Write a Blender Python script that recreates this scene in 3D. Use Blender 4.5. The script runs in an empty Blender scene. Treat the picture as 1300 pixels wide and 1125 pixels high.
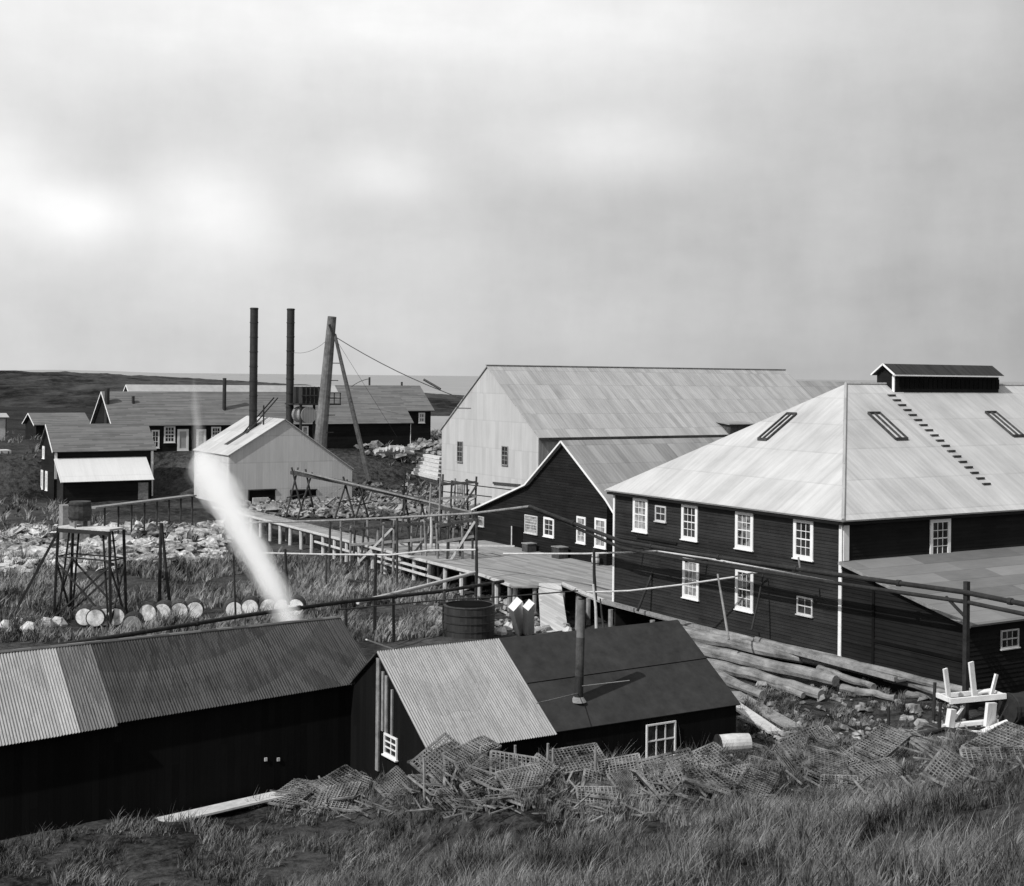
import bpy, math, random
from mathutils import Vector, Matrix, noise
random.seed(7)
R = random.random; V_ = Vector
def rr(a, b): return a + (b - a) * random.random()
scene = bpy.context.scene
COL = scene.collection

# ------------------------------------------------------------------ survey
# X and Y run along the buildings' two wall directions; the camera stands at X=Y=0.
F, HY, ROLL, H = 1760., 477.5, 0.0105, 13.5
UX, UY = .851, .5252
CR, SR = math.cos(ROLL), math.sin(ROLL)
def ray(px, py):
    x, y = px - 650, py - 562.5
    x, y = CR * x + SR * y, -SR * x + CR * y
    a, b = x / F, -(y - (HY - 562.5)) / F
    return a * UX + UY, -a * UY + UX, b          # dX, dY, dZ per metre of depth
def G(px, py, z=0.):
    a, b, c = ray(px, py); D = (z - H) / c
    return Vector((a * D, b * D, z))
def at(px, py, D):
    a, b, c = ray(px, py); return Vector((a * D, b * D, H + c * D))
def onx(px, py, X):
    a, b, c = ray(px, py); D = X / a; return b * D, H + c * D      # Y, Z
def ony(px, py, Y):
    a, b, c = ray(px, py); D = Y / b; return a * D, H + c * D      # X, Z
def toward(D, px):      # ground position at depth D in direction px
    a, b, c = ray(px, 562.5); return a * D, b * D

# ------------------------------------------------------------------ materials
class NT:
    def __init__(s, nt): s.nt = nt
    def new(s, t, **kw):
        n = s.nt.nodes.new(t)
        for k, v in kw.items(): setattr(n, k, v)
        return n
    def link(s, a, b): s.nt.links.new(a, b)
    def put(s, sock, v):
        if hasattr(v, 'links') or isinstance(v, bpy.types.NodeSocket): s.link(v, sock)
        else: sock.default_value = v
    def m(s, op, a, b=0., c=None, clamp=False):
        n = s.new('ShaderNodeMath', operation=op, use_clamp=clamp)
        s.put(n.inputs[0], a); s.put(n.inputs[1], b)
        if c is not None: s.put(n.inputs[2], c)
        return n.outputs[0]
    def vm(s, op, a, b=None):
        n = s.new('ShaderNodeVectorMath', operation=op); s.put(n.inputs[0], a)
        if b is not None: s.put(n.inputs[1], b)
        return n.outputs['Value'] if op in ('DOT_PRODUCT', 'LENGTH') else n.outputs[0]
    def noise(s, v, sc, det=4., ro=.6, dist=0.):
        n = s.new('ShaderNodeTexNoise'); s.put(n.inputs['Vector'], v)
        n.inputs['Scale'].default_value = sc; n.inputs['Detail'].default_value = det
        n.inputs['Roughness'].default_value = ro; n.inputs['Distortion'].default_value = dist
        return n.outputs[0]
    def white(s, v):
        n = s.new('ShaderNodeTexWhiteNoise', noise_dimensions='3D'); s.put(n.inputs['Vector'], v); return n.outputs[0]
    def comb(s, x, y, z=0.):
        n = s.new('ShaderNodeCombineXYZ')
        for i, v in enumerate((x, y, z)): s.put(n.inputs[i], v)
        return n.outputs[0]
    def sep(s, v):
        n = s.new('ShaderNodeSeparateXYZ'); s.put(n.inputs[0], v); return n.outputs
    def mr(s, v, a, b, c, d, smooth=False):
        n = s.new('ShaderNodeMapRange'); n.clamp = True
        if smooth: n.interpolation_type = 'SMOOTHSTEP'
        for i, q in enumerate((v, a, b, c, d)): s.put(n.inputs[i], q)
        return n.outputs[0]
    def bump(s, h, st, dist=.02):
        n = s.new('ShaderNodeBump'); n.inputs['Strength'].default_value = st; n.inputs['Distance'].default_value = dist
        s.put(n.inputs['Height'], h); return n.outputs[0]

def mat(name, f, rough=.8, metal=0., spec=.3, bump=None):
    m = bpy.data.materials.new(name); m.use_nodes = True
    t = NT(m.node_tree); b = m.node_tree.nodes['Principled BSDF']
    tc = t.new('ShaderNodeTexCoord'); uv = tc.outputs['UV']; ob = tc.outputs['Object']
    geo = t.new('ShaderNodeNewGeometry').outputs['Position']
    r = f(t, uv, geo)
    col, h = r if isinstance(r, tuple) else (r, None)
    rgb = t.new('ShaderNodeCombineColor')
    for i in range(3): t.link(col, rgb.inputs[i])
    t.link(rgb.outputs[0], b.inputs['Base Color'])
    b.inputs['Roughness'].default_value = rough; b.inputs['Metallic'].default_value = metal
    b.inputs['Specular IOR Level'].default_value = spec
    if h is not None: t.link(t.bump(h, *(bump or (.5, .02))), b.inputs['Normal'])
    m['base'] = 1
    return m

def f_metal(base, var=.25, streak=.3, wid=.66, row=2.4, seam=.35, blotch=.25):
    def f(t, uv, ob):
        u, v, _ = t.sep(uv)
        iu = t.m('FLOOR', t.m('DIVIDE', u, wid)); iv = t.m('FLOOR', t.m('DIVIDE', v, row))
        w = t.white(t.comb(iu, iv, 3.))
        st = t.noise(t.comb(t.m('MULTIPLY', u, 2.2), t.m('MULTIPLY', v, .22)), 1., 5., .65)
        bl = t.noise(uv, .28, 5., .6)
        fr = t.m('FRACT', t.m('DIVIDE', v, row))
        sm = t.mr(fr, .0, .05, 1 - seam, 1.)
        fu = t.m('FRACT', t.m('DIVIDE', u, wid))
        su = t.mr(fu, .0, .09, 1 - seam * .5, 1.)
        a = t.m('ADD', t.m('MULTIPLY', t.m('SUBTRACT', w, .5), var), t.m('MULTIPLY', t.m('SUBTRACT', st, .5), streak * 2.4))
        a = t.m('ADD', a, t.m('MULTIPLY', t.m('SUBTRACT', bl, .5), blotch * 2))
        c = t.m('MULTIPLY', t.m('MAXIMUM', t.m('ADD', a, 1.), .15), base)
        c = t.m('MULTIPLY', t.m('MULTIPLY', c, sm), su)
        hh = t.m('ADD', t.m('SINE', t.m('MULTIPLY', u, 2 * math.pi / .33)), t.m('MULTIPLY', st, 2.))
        return c, hh
    return f
def f_paint(base, var=.5, sc=.6, fine=.3):
    def f(t, uv, ob):
        u, v, _ = t.sep(uv)
        iv = t.m('FLOOR', t.m('DIVIDE', v, .17)); iu = t.m('FLOOR', t.m('ADD', t.m('DIVIDE', u, 3.1), t.m('MULTIPLY', iv, .37)))
        w = t.white(t.comb(iu, iv, 1.))
        n = t.noise(ob, sc, 6., .65)
        n2 = t.noise(t.comb(t.m('MULTIPLY', u, 1.), t.m('MULTIPLY', v, 9.)), 1.3, 5., .7)
        a = t.m('ADD', t.m('MULTIPLY', t.m('SUBTRACT', n, .5), var * 2), t.m('MULTIPLY', t.m('SUBTRACT', n2, .5), fine * 2))
        a = t.m('ADD', a, t.m('MULTIPLY', t.m('SUBTRACT', w, .5), fine))
        return t.m('MULTIPLY', t.m('MAXIMUM', t.m('ADD', a, 1.), .2), base), n2
    return f
def f_wood(base, var=.5, wid=.2, gap=.5, axis=0):
    def f(t, uv, ob):
        u, v, _ = t.sep(uv)
        if axis: u, v = v, u
        iu = t.m('FLOOR', t.m('DIVIDE', u, wid)); fu = t.m('FRACT', t.m('DIVIDE', u, wid))
        w = t.white(t.comb(iu, t.m('FLOOR', t.m('ADD', t.m('DIVIDE', v, 3.7), t.m('MULTIPLY', iu, .41))), 5.))
        g = t.noise(t.comb(t.m('MULTIPLY', u, 14.), t.m('MULTIPLY', v, .8)), 1., 6., .7)
        n = t.noise(ob, .5, 5., .6)
        a = t.m('ADD', t.m('MULTIPLY', t.m('SUBTRACT', w, .5), var), t.m('MULTIPLY', t.m('SUBTRACT', g, .5), var * 1.2))
        a = t.m('ADD', a, t.m('MULTIPLY', t.m('SUBTRACT', n, .5), var))
        c = t.m('MULTIPLY', t.m('MAXIMUM', t.m('ADD', a, 1.), .2), base)
        return t.m('MULTIPLY', c, t.mr(fu, 0., .08, 1 - gap, 1.)), g
    return f
def f_noise(lo, hi, sc, det=6., ro=.7, p0=.35, p1=.65):
    def f(t, uv, ob):
        n = t.noise(ob, sc, det, ro); n2 = t.noise(ob, sc * .17, 4., .6)
        a = t.m('ADD', t.m('MULTIPLY', n, .6), t.m('MULTIPLY', n2, .4))
        return t.mr(a, p0, p1, lo, hi), n
    return f
M = {}
M['roof_white'] = mat('pale_galvanised_roof', f_metal(.42, .16, .30, .66, 2.6, .16, .34), .6, 0, .35, (.12, .02))
M['roof_grey'] = mat('grey_iron_roof', f_metal(.33, .26, .36, .7, 2.6, .25, .2), .6, 0, .3, (.2, .02))
M['roof_mid'] = mat('mid_iron_roof', f_metal(.24, .35, .35, .7, 2.3, .25, .2), .65, 0, .3, (.2, .02))
M['wall_iron'] = mat('pale_corrugated_wall', f_metal(.44, .14, .16, .66, 2.9, .14, .12), .65, 0, .3, (.12, .02))
M['wall_iron2'] = mat('bright_corrugated_wall', f_metal(.50, .14, .16, .8, 3.1, .2, .1), .65, 0, .3, (.12, .02))
M['shingle'] = mat('shingle_roof', f_wood(.135, .5, .18, .25, 1), .9)
M['shingle_pale'] = mat('pale_roof', f_noise(.3, .42, 1.2), .8)
M['lean_bright'] = mat('bright_lean_to_roof', f_metal(.62, .06, .1, .66, 5, .1, .06), .6, 0, .3, (.1, .02))
M['annex_roof'] = mat('weathered_felt_roof', f_wood(.16, .55, 1.1, .35, 1), .9)
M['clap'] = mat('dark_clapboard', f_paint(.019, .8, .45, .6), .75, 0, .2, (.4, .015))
M['clap_dk'] = mat('dark_or_shaded_clapboard', f_paint(.009, .8, .45, .6), .8, 0, .15, (.4, .015))  # darker clapboard; on the hall front it carries the shade as colour
M['trim'] = mat('white_paint', f_noise(.66, .82, 3.), .6)
M['trim_grey'] = mat('worn_white_paint', f_noise(.35, .6, 4.), .7)
M['glass'] = mat('window_glass', lambda t, uv, ob: t.mr(t.noise(ob, 1.3), .4, .6, .01, .05), .12, 0, .5)
M['curtain'] = mat('curtained_glass', lambda t, uv, ob: t.mr(t.noise(ob, 2.5), .4, .6, .12, .35), .4, 0, .4)
M['black'] = mat('black_iron', f_noise(.010, .035, 2.5), .6, 0, .35)
M['void'] = mat('dark_interior', f_noise(.006, .012, 1.), 1., 0, 0.)
M['tar'] = mat('tarred_pipe', f_noise(.015, .04, 3.), .8, 0, .15)
M['timber'] = mat('grey_timber', f_noise(.12, .32, 4.), .9, 0, .1)
M['timber_dk'] = mat('dark_timber', f_noise(.025, .09, 4.), .9, 0, .1)
M['timber_lt'] = mat('pale_timber', f_noise(.36, .62, 4.), .9, 0, .1)
M['mast'] = mat('mast_wood', f_noise(.08, .22, 2.), .9, 0, .1)
M['deck'] = mat('deck_planks', f_wood(.25, .45, .27, .35, 0), .9, 0, .15)
M['deck2'] = mat('deck_planks_cross', f_wood(.25, .45, .27, .35, 1), .9, 0, .15)
def f_log(t, uv, ob):
    v = t.vm('MULTIPLY', ob, (1.6, .16, 2.4)); n = t.noise(v, 3., 7., .75); n2 = t.noise(ob, .9, 5., .7)
    return t.mr(t.m('ADD', t.m('MULTIPLY', n, .45), t.m('MULTIPLY', n2, .55)), .36, .64, .06, .32), n
M['log'] = mat('log_bark', f_log, .95, 0, .1, (.7, .04))
M['ramp'] = mat('pale_planks', f_wood(.40, .5, .24, .5, 0), .9, 0, .15)
M['pane_mixed'] = mat('dusty_glass', lambda t, uv, ob: t.mr(t.noise(ob, 1.9, 3.), .42, .58, .015, .22), .25, 0, .45)
M['stone'] = mat('pale_rubble', f_noise(.04, .62, .9, 5., .75, .40, .60), .9, 0, .1)
M['debris'] = mat('scrap_rubble', f_noise(.03, .5, 1.3, 6., .75, .40, .68), .9, 0, .1)
M['grass'] = mat('dry_grass_blades', f_noise(.008, .30, .8, 7., .8, .43, .62), .9, 0, .1)
M['reed'] = mat('mid_grass_blades', f_noise(.015, .40, .5, 7., .8, .42, .60), .9, 0, .1)
M['lattice'] = mat('lattice_wood', f_noise(.015, .30, 1.6, 6., .8, .42, .62), .9, 0, .1)
M['barrel_end'] = mat('whitewashed_barrel_end', f_noise(.3, .85, 2.2, 6., .7, .38, .52), .7)
M['tank'] = mat('black_stave_tank', f_wood(.028, .6, .16, .5, 0), .85)
M['shore_tar'] = mat('tar_paper', f_noise(.022, .045, 2., 6., .7), .92, 0, .12, (.25, .01))
def f_shed(base, var=.35):
    def f(t, uv, ob):
        u, v, _ = t.sep(uv)
        w = t.white(t.comb(t.m('FLOOR', t.m('DIVIDE', u, .61)), t.m('FLOOR', t.m('DIVIDE', v, 2.05)), 2.))
        st = t.noise(t.comb(t.m('MULTIPLY', u, 5.), t.m('MULTIPLY', v, .35)), 1., 5., .7)
        bl = t.noise(uv, .7, 5., .65)
        a = t.m('ADD', t.m('MULTIPLY', t.m('SUBTRACT', w, .5), var), t.m('MULTIPLY', t.m('SUBTRACT', st, .5), .8))
        a = t.m('ADD', a, t.m('MULTIPLY', t.m('SUBTRACT', bl, .5), .6))
        fu = t.m('FRACT', t.m('DIVIDE', u, .61)); fv = t.m('FRACT', t.m('DIVIDE', v, 2.05))
        c = t.m('MULTIPLY', t.m('MAXIMUM', t.m('ADD', a, 1.), .2), base)
        return t.m('MULTIPLY', c, t.m('MULTIPLY', t.mr(fu, 0., .05, .72, 1.), t.mr(fv, 0., .02, .6, 1.))), bl
    return f
M['shed_lt'] = mat('galvanised_shed_iron', f_shed(.25, .55), .6, 0, .35, (.1, .01))
M['shed_hi'] = mat('bright_shed_iron', f_shed(.31, .3), .6, 0, .35, (.1, .01))
M['shed_md'] = mat('dull_shed_iron', f_shed(.11, .9), .7, 0, .25, (.1, .01))
M['shed_dk'] = mat('tarred_shed_iron', f_shed(.042, 1.3), .8, 0, .2, (.1, .01))
M['shed_wall'] = mat('black_board_wall', f_wood(.005, .6, .25, .5, 0), .9, 0, .1)
M['shed_wall2'] = mat('weathered_board_wall', f_wood(.02, 1.3, .25, .5, 0), .9, 0, .1)

def f_ground(t, uv, ob):
    n = t.noise(ob, 1.6, 8., .75); n2 = t.noise(ob, .11, 5., .6); n3 = t.noise(ob, 7., 4., .7)
    a = t.m('ADD', t.m('ADD', t.m('MULTIPLY', n, .45), t.m('MULTIPLY', n2, .35)), t.m('MULTIPLY', n3, .2))
    c = t.mr(a, .43, .62, .006, .10)
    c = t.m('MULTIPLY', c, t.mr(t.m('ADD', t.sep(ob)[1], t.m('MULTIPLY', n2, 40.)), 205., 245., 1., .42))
    return c, t.m('ADD', n, t.m('MULTIPLY', n3, .4))
M['ground'] = mat('rough_ground', f_ground, .95, 0, .1, (.9, .12))
M['headland'] = mat('dark_scrub', f_noise(.008, .075, .06, 8., .85, .42, .58), .95, 0, .05, (.3, .5))
M['far'] = mat('far_shore', f_noise(.28, .32, .01), .95, 0, .0)
def f_sea(t, uv, ob):
    return t.mr(t.noise(t.vm('MULTIPLY', ob, (1., 1., 1.)), .01, 3.), .4, .6, .22, .26), t.noise(ob, .35, 6., .7)
M['sea'] = mat('sea', f_sea, .55, 0, .5, (.25, .3))

# ------------------------------------------------------------------ mesh builder
class MB:
    def __init__(s): s.v = []; s.f = []
    def add(s, vs, fs):
        n = len(s.v); s.v += [tuple(v) for v in vs]; s.f += [tuple(i + n for i in f) for f in fs]; return s
    def box(s, x0, x1, y0, y1, z0, z1):
        x0, x1 = min(x0, x1), max(x0, x1); y0, y1 = min(y0, y1), max(y0, y1); z0, z1 = min(z0, z1), max(z0, z1)
        return s.add([(x, y, z) for z in (z0, z1) for y in (y0, y1) for x in (x0, x1)],
              [(0, 2, 3, 1), (4, 5, 7, 6), (0, 1, 5, 4), (2, 6, 7, 3), (0, 4, 6, 2), (1, 3, 7, 5)])
    def beam(s, p, q, w, h=None, up=None, roll=0.):
        p, q = Vector(p), Vector(q); d = (q - p).normalized(); h = h or w
        up = Vector(up) if up else (Vector((0, 0, 1)) if abs(d.z) < .95 else Vector((0, 1, 0)))
        a = d.cross(up).normalized(); b = a.cross(d)
        if roll: m = Matrix.Rotation(roll, 3, d); a, b = m @ a, m @ b
        c = [(i * w / 2, j * h / 2) for i, j in ((-1, -1), (1, -1), (1, 1), (-1, 1))]
        vs = [e + a * i + b * j for e in (p, q) for i, j in c]
        return s.add(vs, [(0, 1, 2, 3), (7, 6, 5, 4), (4, 5, 1, 0), (5, 6, 2, 1), (6, 7, 3, 2), (7, 4, 0, 3)])
    def tube(s, pts, r, n=8, caps=True, jit=0.):
        pts = [Vector(p) for p in pts]; rs = r if isinstance(r, (list, tuple)) else [r] * len(pts)
        vs, fs = [], []
        for i, p in enumerate(pts):
            d = (pts[min(i + 1, len(pts) - 1)] - pts[max(i - 1, 0)]).normalized()
            up = Vector((0, 0, 1)) if abs(d.z) < .9 else Vector((0, 1, 0))
            a = d.cross(up).normalized(); b = a.cross(d)
            for k in range(n):
                t = 2 * math.pi * k / n; q = rs[i] * (1 + jit * (R() - .5))
                vs.append(p + a * math.cos(t) * q + b * math.sin(t) * q)
        for i in range(len(pts) - 1):
            for k in range(n): fs.append(((i + 1) * n + k, (i + 1) * n + (k + 1) % n, i * n + (k + 1) % n, i * n + k))
        if caps: fs += [tuple(range(n)), tuple(range((len(pts) - 1) * n, len(pts) * n))[::-1]]
        return s.add(vs, fs)
    def slab(s, pts, t):      # planar polygon thickened against its normal
        pts = [Vector(p) for p in pts]; nrm = (pts[1] - pts[0]).cross(pts[2] - pts[1]).normalized()
        k = len(pts); vs = pts + [p - nrm * t for p in pts]
        return s.add(vs, [tuple(range(k)), tuple(range(k, 2 * k))[::-1]] + [(i, i + k, (i + 1) % k + k, (i + 1) % k) for i in range(k)])
    def build(s, name, m, parent=None, uv=True, smooth=False):
        me = bpy.data.meshes.new(name)
        off = Vector((0, 0, 0)); p = parent
        while p is not None: off += p.location; p = p.parent
        me.from_pydata([(v[0] - off.x, v[1] - off.y, v[2] - off.z) for v in s.v], [], s.f)
        me.materials.append(M[m] if isinstance(m, str) else m)
        if uv:
            lay = me.uv_layers.new(name='UVMap'); buf = [0.] * (2 * len(me.loops))
            for pl in me.polygons:
                n = pl.normal
                if abs(n.z) > .97: ax, ay, bx, by, bz = 1, 0, 0, 1, 0
                else:
                    l = math.hypot(n.x, n.y); ax, ay = -n.y / l, n.x / l
                    if abs(ax) > .7 and ax < 0 or abs(ax) <= .7 and ay < 0: sg = -1
                    else: sg = 1
                    bx, by, bz = n.y * 0 - n.z * ay, n.z * ax, n.x * ay - n.y * ax
                    ax *= sg; ay *= sg
                for li, vi in zip(pl.loop_indices, pl.vertices):
                    x, y, z = s.v[vi]
                    buf[2 * li] = x * ax + y * ay; buf[2 * li + 1] = x * bx + y * by + z * bz
            lay.data.foreach_set('uv', buf)
        if smooth: me.polygons.foreach_set('use_smooth', [True] * len(me.polygons))
        o = bpy.data.objects.new(name, me); COL.objects.link(o)
        if parent is not None: o.parent = parent
        return o
def tag(o, label=None, cat=None, group=None, kind=None):
    if label: o['label'] = label
    if cat: o['category'] = cat
    if group: o['group'] = group
    if kind: o['kind'] = kind
    return o
def thing(name, label, cat, loc=(0, 0, 0), group=None):
    o = bpy.data.objects.new(name, None); COL.objects.link(o); o.location = loc
    return tag(o, label, cat, group)
def copy_tree(o, parent=None):
    c = o.copy(); COL.objects.link(c)
    if parent is not None: c.parent = parent
    for ch in KIDS.get(o.name, [x for x in o.children]): copy_tree(ch, c)
    return c
KIDS = {}
ORD = ['first', 'second', 'third', 'fourth', 'fifth', 'sixth', 'seventh', 'eighth', 'ninth', 'tenth', 'eleventh', 'twelfth', 'thirteenth', 
       'fourteenth', 'fifteenth', 'sixteenth', 'seventeenth', 'eighteenth', 'nineteenth', 'twentieth'] + ['twenty-' + w_ for w_ in ('first', 'second', 'third', 'fourth', 'fifth', 'sixth', 'seventh', 'eighth', 'ninth')] + ['thirtieth']

# walls: plane ('x', X0) faces -X and runs along Y; ('y', Y0) faces -Y and runs along X
def P(face, s, z, d=0.):
    k, c = face[0], face[1]
    if k == 'x': return Vector((c - d, s, z))
    if k == 'X': return Vector((c + d, s, z))
    if k == 'y': return Vector((s, c - d, z))
    return Vector((s, c + d, z))
def fbox(mb, face, s0, s1, z0, z1, d0, d1):
    a, b = P(face, s0, z0, d0), P(face, s1, z1, d1)
    return mb.box(a.x, b.x, a.y, b.y, a.z, b.z)
def extents(poly, z):
    xs = []
    n = len(poly)
    for i in range(n):
        (a, za), (b, zb) = poly[i], poly[(i + 1) % n]
        if (za <= z < zb) or (zb <= z < za): xs.append(a + (b - a) * (z - za) / (zb - za))
    return (min(xs), max(xs)) if len(xs) >= 2 else None
def wall(parent, face, poly, m, pitch=.17, name='wall', boards=True, out=.034):
    mb = MB(); n = len(poly)
    flip = face[0] in ('x', 'Y')
    fr = [P(face, s, z, 0) for s, z in poly]; bk = [P(face, s, z, -.12) for s, z in poly]
    mb.add(fr + bk, [tuple(range(n)), tuple(range(n, 2 * n))[::-1]] + [(i, i + n, (i + 1) % n + n, (i + 1) % n) for i in range(n)])
    if boards:
        z0 = min(z for s, z in poly); z1 = max(z for s, z in poly); z = z0
        while z < z1 - .01:
            zt = min(z + pitch, z1 - .005)
            e0, e1 = extents(poly, z + 1e-4), extents(poly, zt - 1e-4)
            if e0 and e1:
                a, b, c, d = P(face, e0[0], z, out), P(face, e0[1], z, out), P(face, e1[1], zt, .004), P(face, e1[0], zt, .004)
                e, f = P(face, e0[0], z, .001), P(face, e0[1], z, .001)
                mb.add([a, b, c, d, e, f], [(0, 1, 2, 3), (4, 5, 1, 0)])
            z += pitch
    return mb.build(name, m, parent)
def window(parent, face, s0, s1, z0, z1, nx=3, ny=4, fw=.13, pane='glass', name='window', frame='trim', mun=.03, rail=True, label=None):
    s0, s1 = min(s0, s1), max(s0, s1); z0, z1 = min(z0, z1), max(z0, z1)
    mb = MB(); d0, d1 = .035, .095
    fbox(mb, face, s0, s0 + fw, z0, z1, d0, d1); fbox(mb, face, s1 - fw, s1, z0, z1, d0, d1)
    fbox(mb, face, s0 + fw, s1 - fw, z1 - fw, z1, d0, d1); fbox(mb, face, s0 + fw, s1 - fw, z0, z0 + fw, d0, d1)
    fbox(mb, face, s0 - .04, s1 + .04, z0 - .05, z0 - .001, d0, d1 + .06)
    a, b, c, d = s0 + fw, s1 - fw, z0 + fw, z1 - fw
    for i in range(1, nx):
        x = a + (b - a) * i / nx; fbox(mb, face, x - mun / 2, x + mun / 2, c, d, .042, .066)
    for j in range(1, ny):
        y = c + (d - c) * j / ny; t = mun * (1.9 if (rail and j * 2 == ny) else 1.) / 2
        fbox(mb, face, a, b, y - t, y + t, .040, .070)
    o = mb.build(name, frame, parent)
    g = MB(); fbox(g, face, a, b, c, d, .037, .044); g.build('pane', pane, o)
    if label: o['label'] = label
    return o
def post_trim(parent, face, s, z0, z1, w=.16, name='corner_board', m='trim'):
    mb = MB(); fbox(mb, face, s - w / 2, s + w / 2, z0, z1, .037, .09); return mb.build(name, m, parent)

# ------------------------------------------------------------------ sky, light, camera
w = bpy.data.worlds.new('World'); scene.world = w; w.use_nodes = True
t = NT(w.node_tree); bg = w.node_tree.nodes['Background']
SUN_AZ = Vector((-math.cos(math.radians(12)), -math.sin(math.radians(12)), 0)); EL = math.radians(44)
sky = t.new('ShaderNodeTexSky', sky_type='NISHITA'); sky.sun_disc = False; sky.sun_elevation = EL
sky.sun_rotation = math.atan2(SUN_AZ.x, SUN_AZ.y); sky.air_density = 1.; sky.dust_density = 3.
bw = t.new('ShaderNodeRGBToBW'); t.link(sky.outputs[0], bw.inputs[0])
dv = t.vm('NORMALIZE', t.new('ShaderNodeTexCoord').outputs['Generated'])
dx, dy, dz = t.sep(dv)
warp = t.noise(t.vm('MULTIPLY', dv, (1., 1., 2.2)), 3.2, 5., .55)
warp2 = t.noise(t.vm('MULTIPLY', dv, (1., 1., 3.)), 9., 4., .5)
right = t.vm('DOT_PRODUCT', dv, (UX, -UY, 0.))
cl = t.m('ADD', t.m('MULTIPLY', t.m('SUBTRACT', warp, .5), 1.5), t.m('MULTIPLY', t.m('SUBTRACT', warp2, .5), .35))
def blob(px, py, rx, ry, amp):
    a, b, c = ray(px, py); d = Vector((a, b, c)).normalized()
    rt = Vector((UX, -UY, 0)); upv = rt.cross(Vector((UY, UX, 0))).normalized()
    p = t.m('DIVIDE', t.m('SUBTRACT', t.vm('DOT_PRODUCT', dv, tuple(rt)), d.dot(rt)), rx / F)
    q = t.m('DIVIDE', t.m('SUBTRACT', dz, d.z), ry / F)
    e = t.m('ADD', t.m('MULTIPLY', p, p), t.m('MULTIPLY', q, q))
    return t.m('MULTIPLY', t.m('POWER', 2.718, t.m('MULTIPLY', t.m('ADD', e, t.m('MULTIPLY', warp2, 1.2)), -1.)), amp)
tot = t.mr(right, -.42, .42, .62, .08)
tot = t.m('ADD', tot, t.m('MULTIPLY', cl, .5))
warp3 = t.noise(t.vm('MULTIPLY', dv, (1., 1., .35)), 14., 6., .62); warp4 = t.noise(t.vm('MULTIPLY', dv, (1., 1., 1.6)), 26., 6., .7)
tot = t.m('ADD', tot, t.m('ADD', t.m('MULTIPLY', t.m('SUBTRACT', warp3, .5), .34), t.m('MULTIPLY', t.m('SUBTRACT', warp4, .5), .12)))
for bb in ((770, 190, 120, 42, .85), (270, 265, 75, 70, .85), (480, 215, 85, 45, .75), (0, 225, 60, 60, .8), (110, 275, 60, 40, .5), (330, 10, 520, 120, 1.0),
           (760, 20, 300, 90, .45), (1180, 20, 300, 60, .25), (100, 280, 60, 40, .5)):
    tot = t.m('ADD', tot, blob(*bb))
tot = t.m('MAXIMUM', t.m('MINIMUM', tot, 1.35), 0.)
cloud = t.m('ADD', t.m('MULTIPLY', tot, 4.6), 3.75)
mixv = t.m('ADD', t.m('MULTIPLY', bw.outputs[0], .12), t.m('MULTIPLY', cloud, 1.))
rgb = t.new('ShaderNodeCombineColor')
for i in range(3): t.link(mixv, rgb.inputs[i])
t.link(rgb.outputs[0], bg.inputs[0]); bg.inputs[1].default_value = .105
sl = bpy.data.lights.new('sun', 'SUN'); sl.energy = 3.9; sl.angle = math.radians(.5); sl.color = (1, .995, .985)
so = bpy.data.objects.new('sun', sl); COL.objects.link(so)
sd = Vector((SUN_AZ.x * math.cos(EL), SUN_AZ.y * math.cos(EL), math.sin(EL)))
so.rotation_euler = (-sd).to_track_quat('-Z', 'Y').to_euler(); so.location = (0, 0, 60)
cam = bpy.data.cameras.new('camera'); co = bpy.data.objects.new('camera', cam); COL.objects.link(co)
cam.sensor_width = 36; cam.lens = 36 * F / 1300; cam.clip_end = 60000; cam.clip_start = .1
cam.shift_y = -(562.5 - HY) / 1300
fw = Vector((UY, UX, 0)); rt = Vector((UX, -UY, 0)); up = Vector((0, 0, 1))
r2 = rt * CR + up * SR; u2 = up * CR - rt * SR
co.matrix_world = Matrix(((r2.x, u2.x, -fw.x, 0), (r2.y, u2.y, -fw.y, 0), (r2.z, u2.z, -fw.z, H), (0, 0, 0, 1)))
scene.camera = co
vs = scene.view_settings; vs.view_transform = 'Standard'; vs.look = 'None'; vs.gamma = 1; vs.exposure = 0
scene.cycles.volume_bounces = 24; scene.cycles.max_bounces = 24; scene.cycles.transparent_max_bounces = 96; scene.cycles.volume_step_rate = 2.

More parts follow.
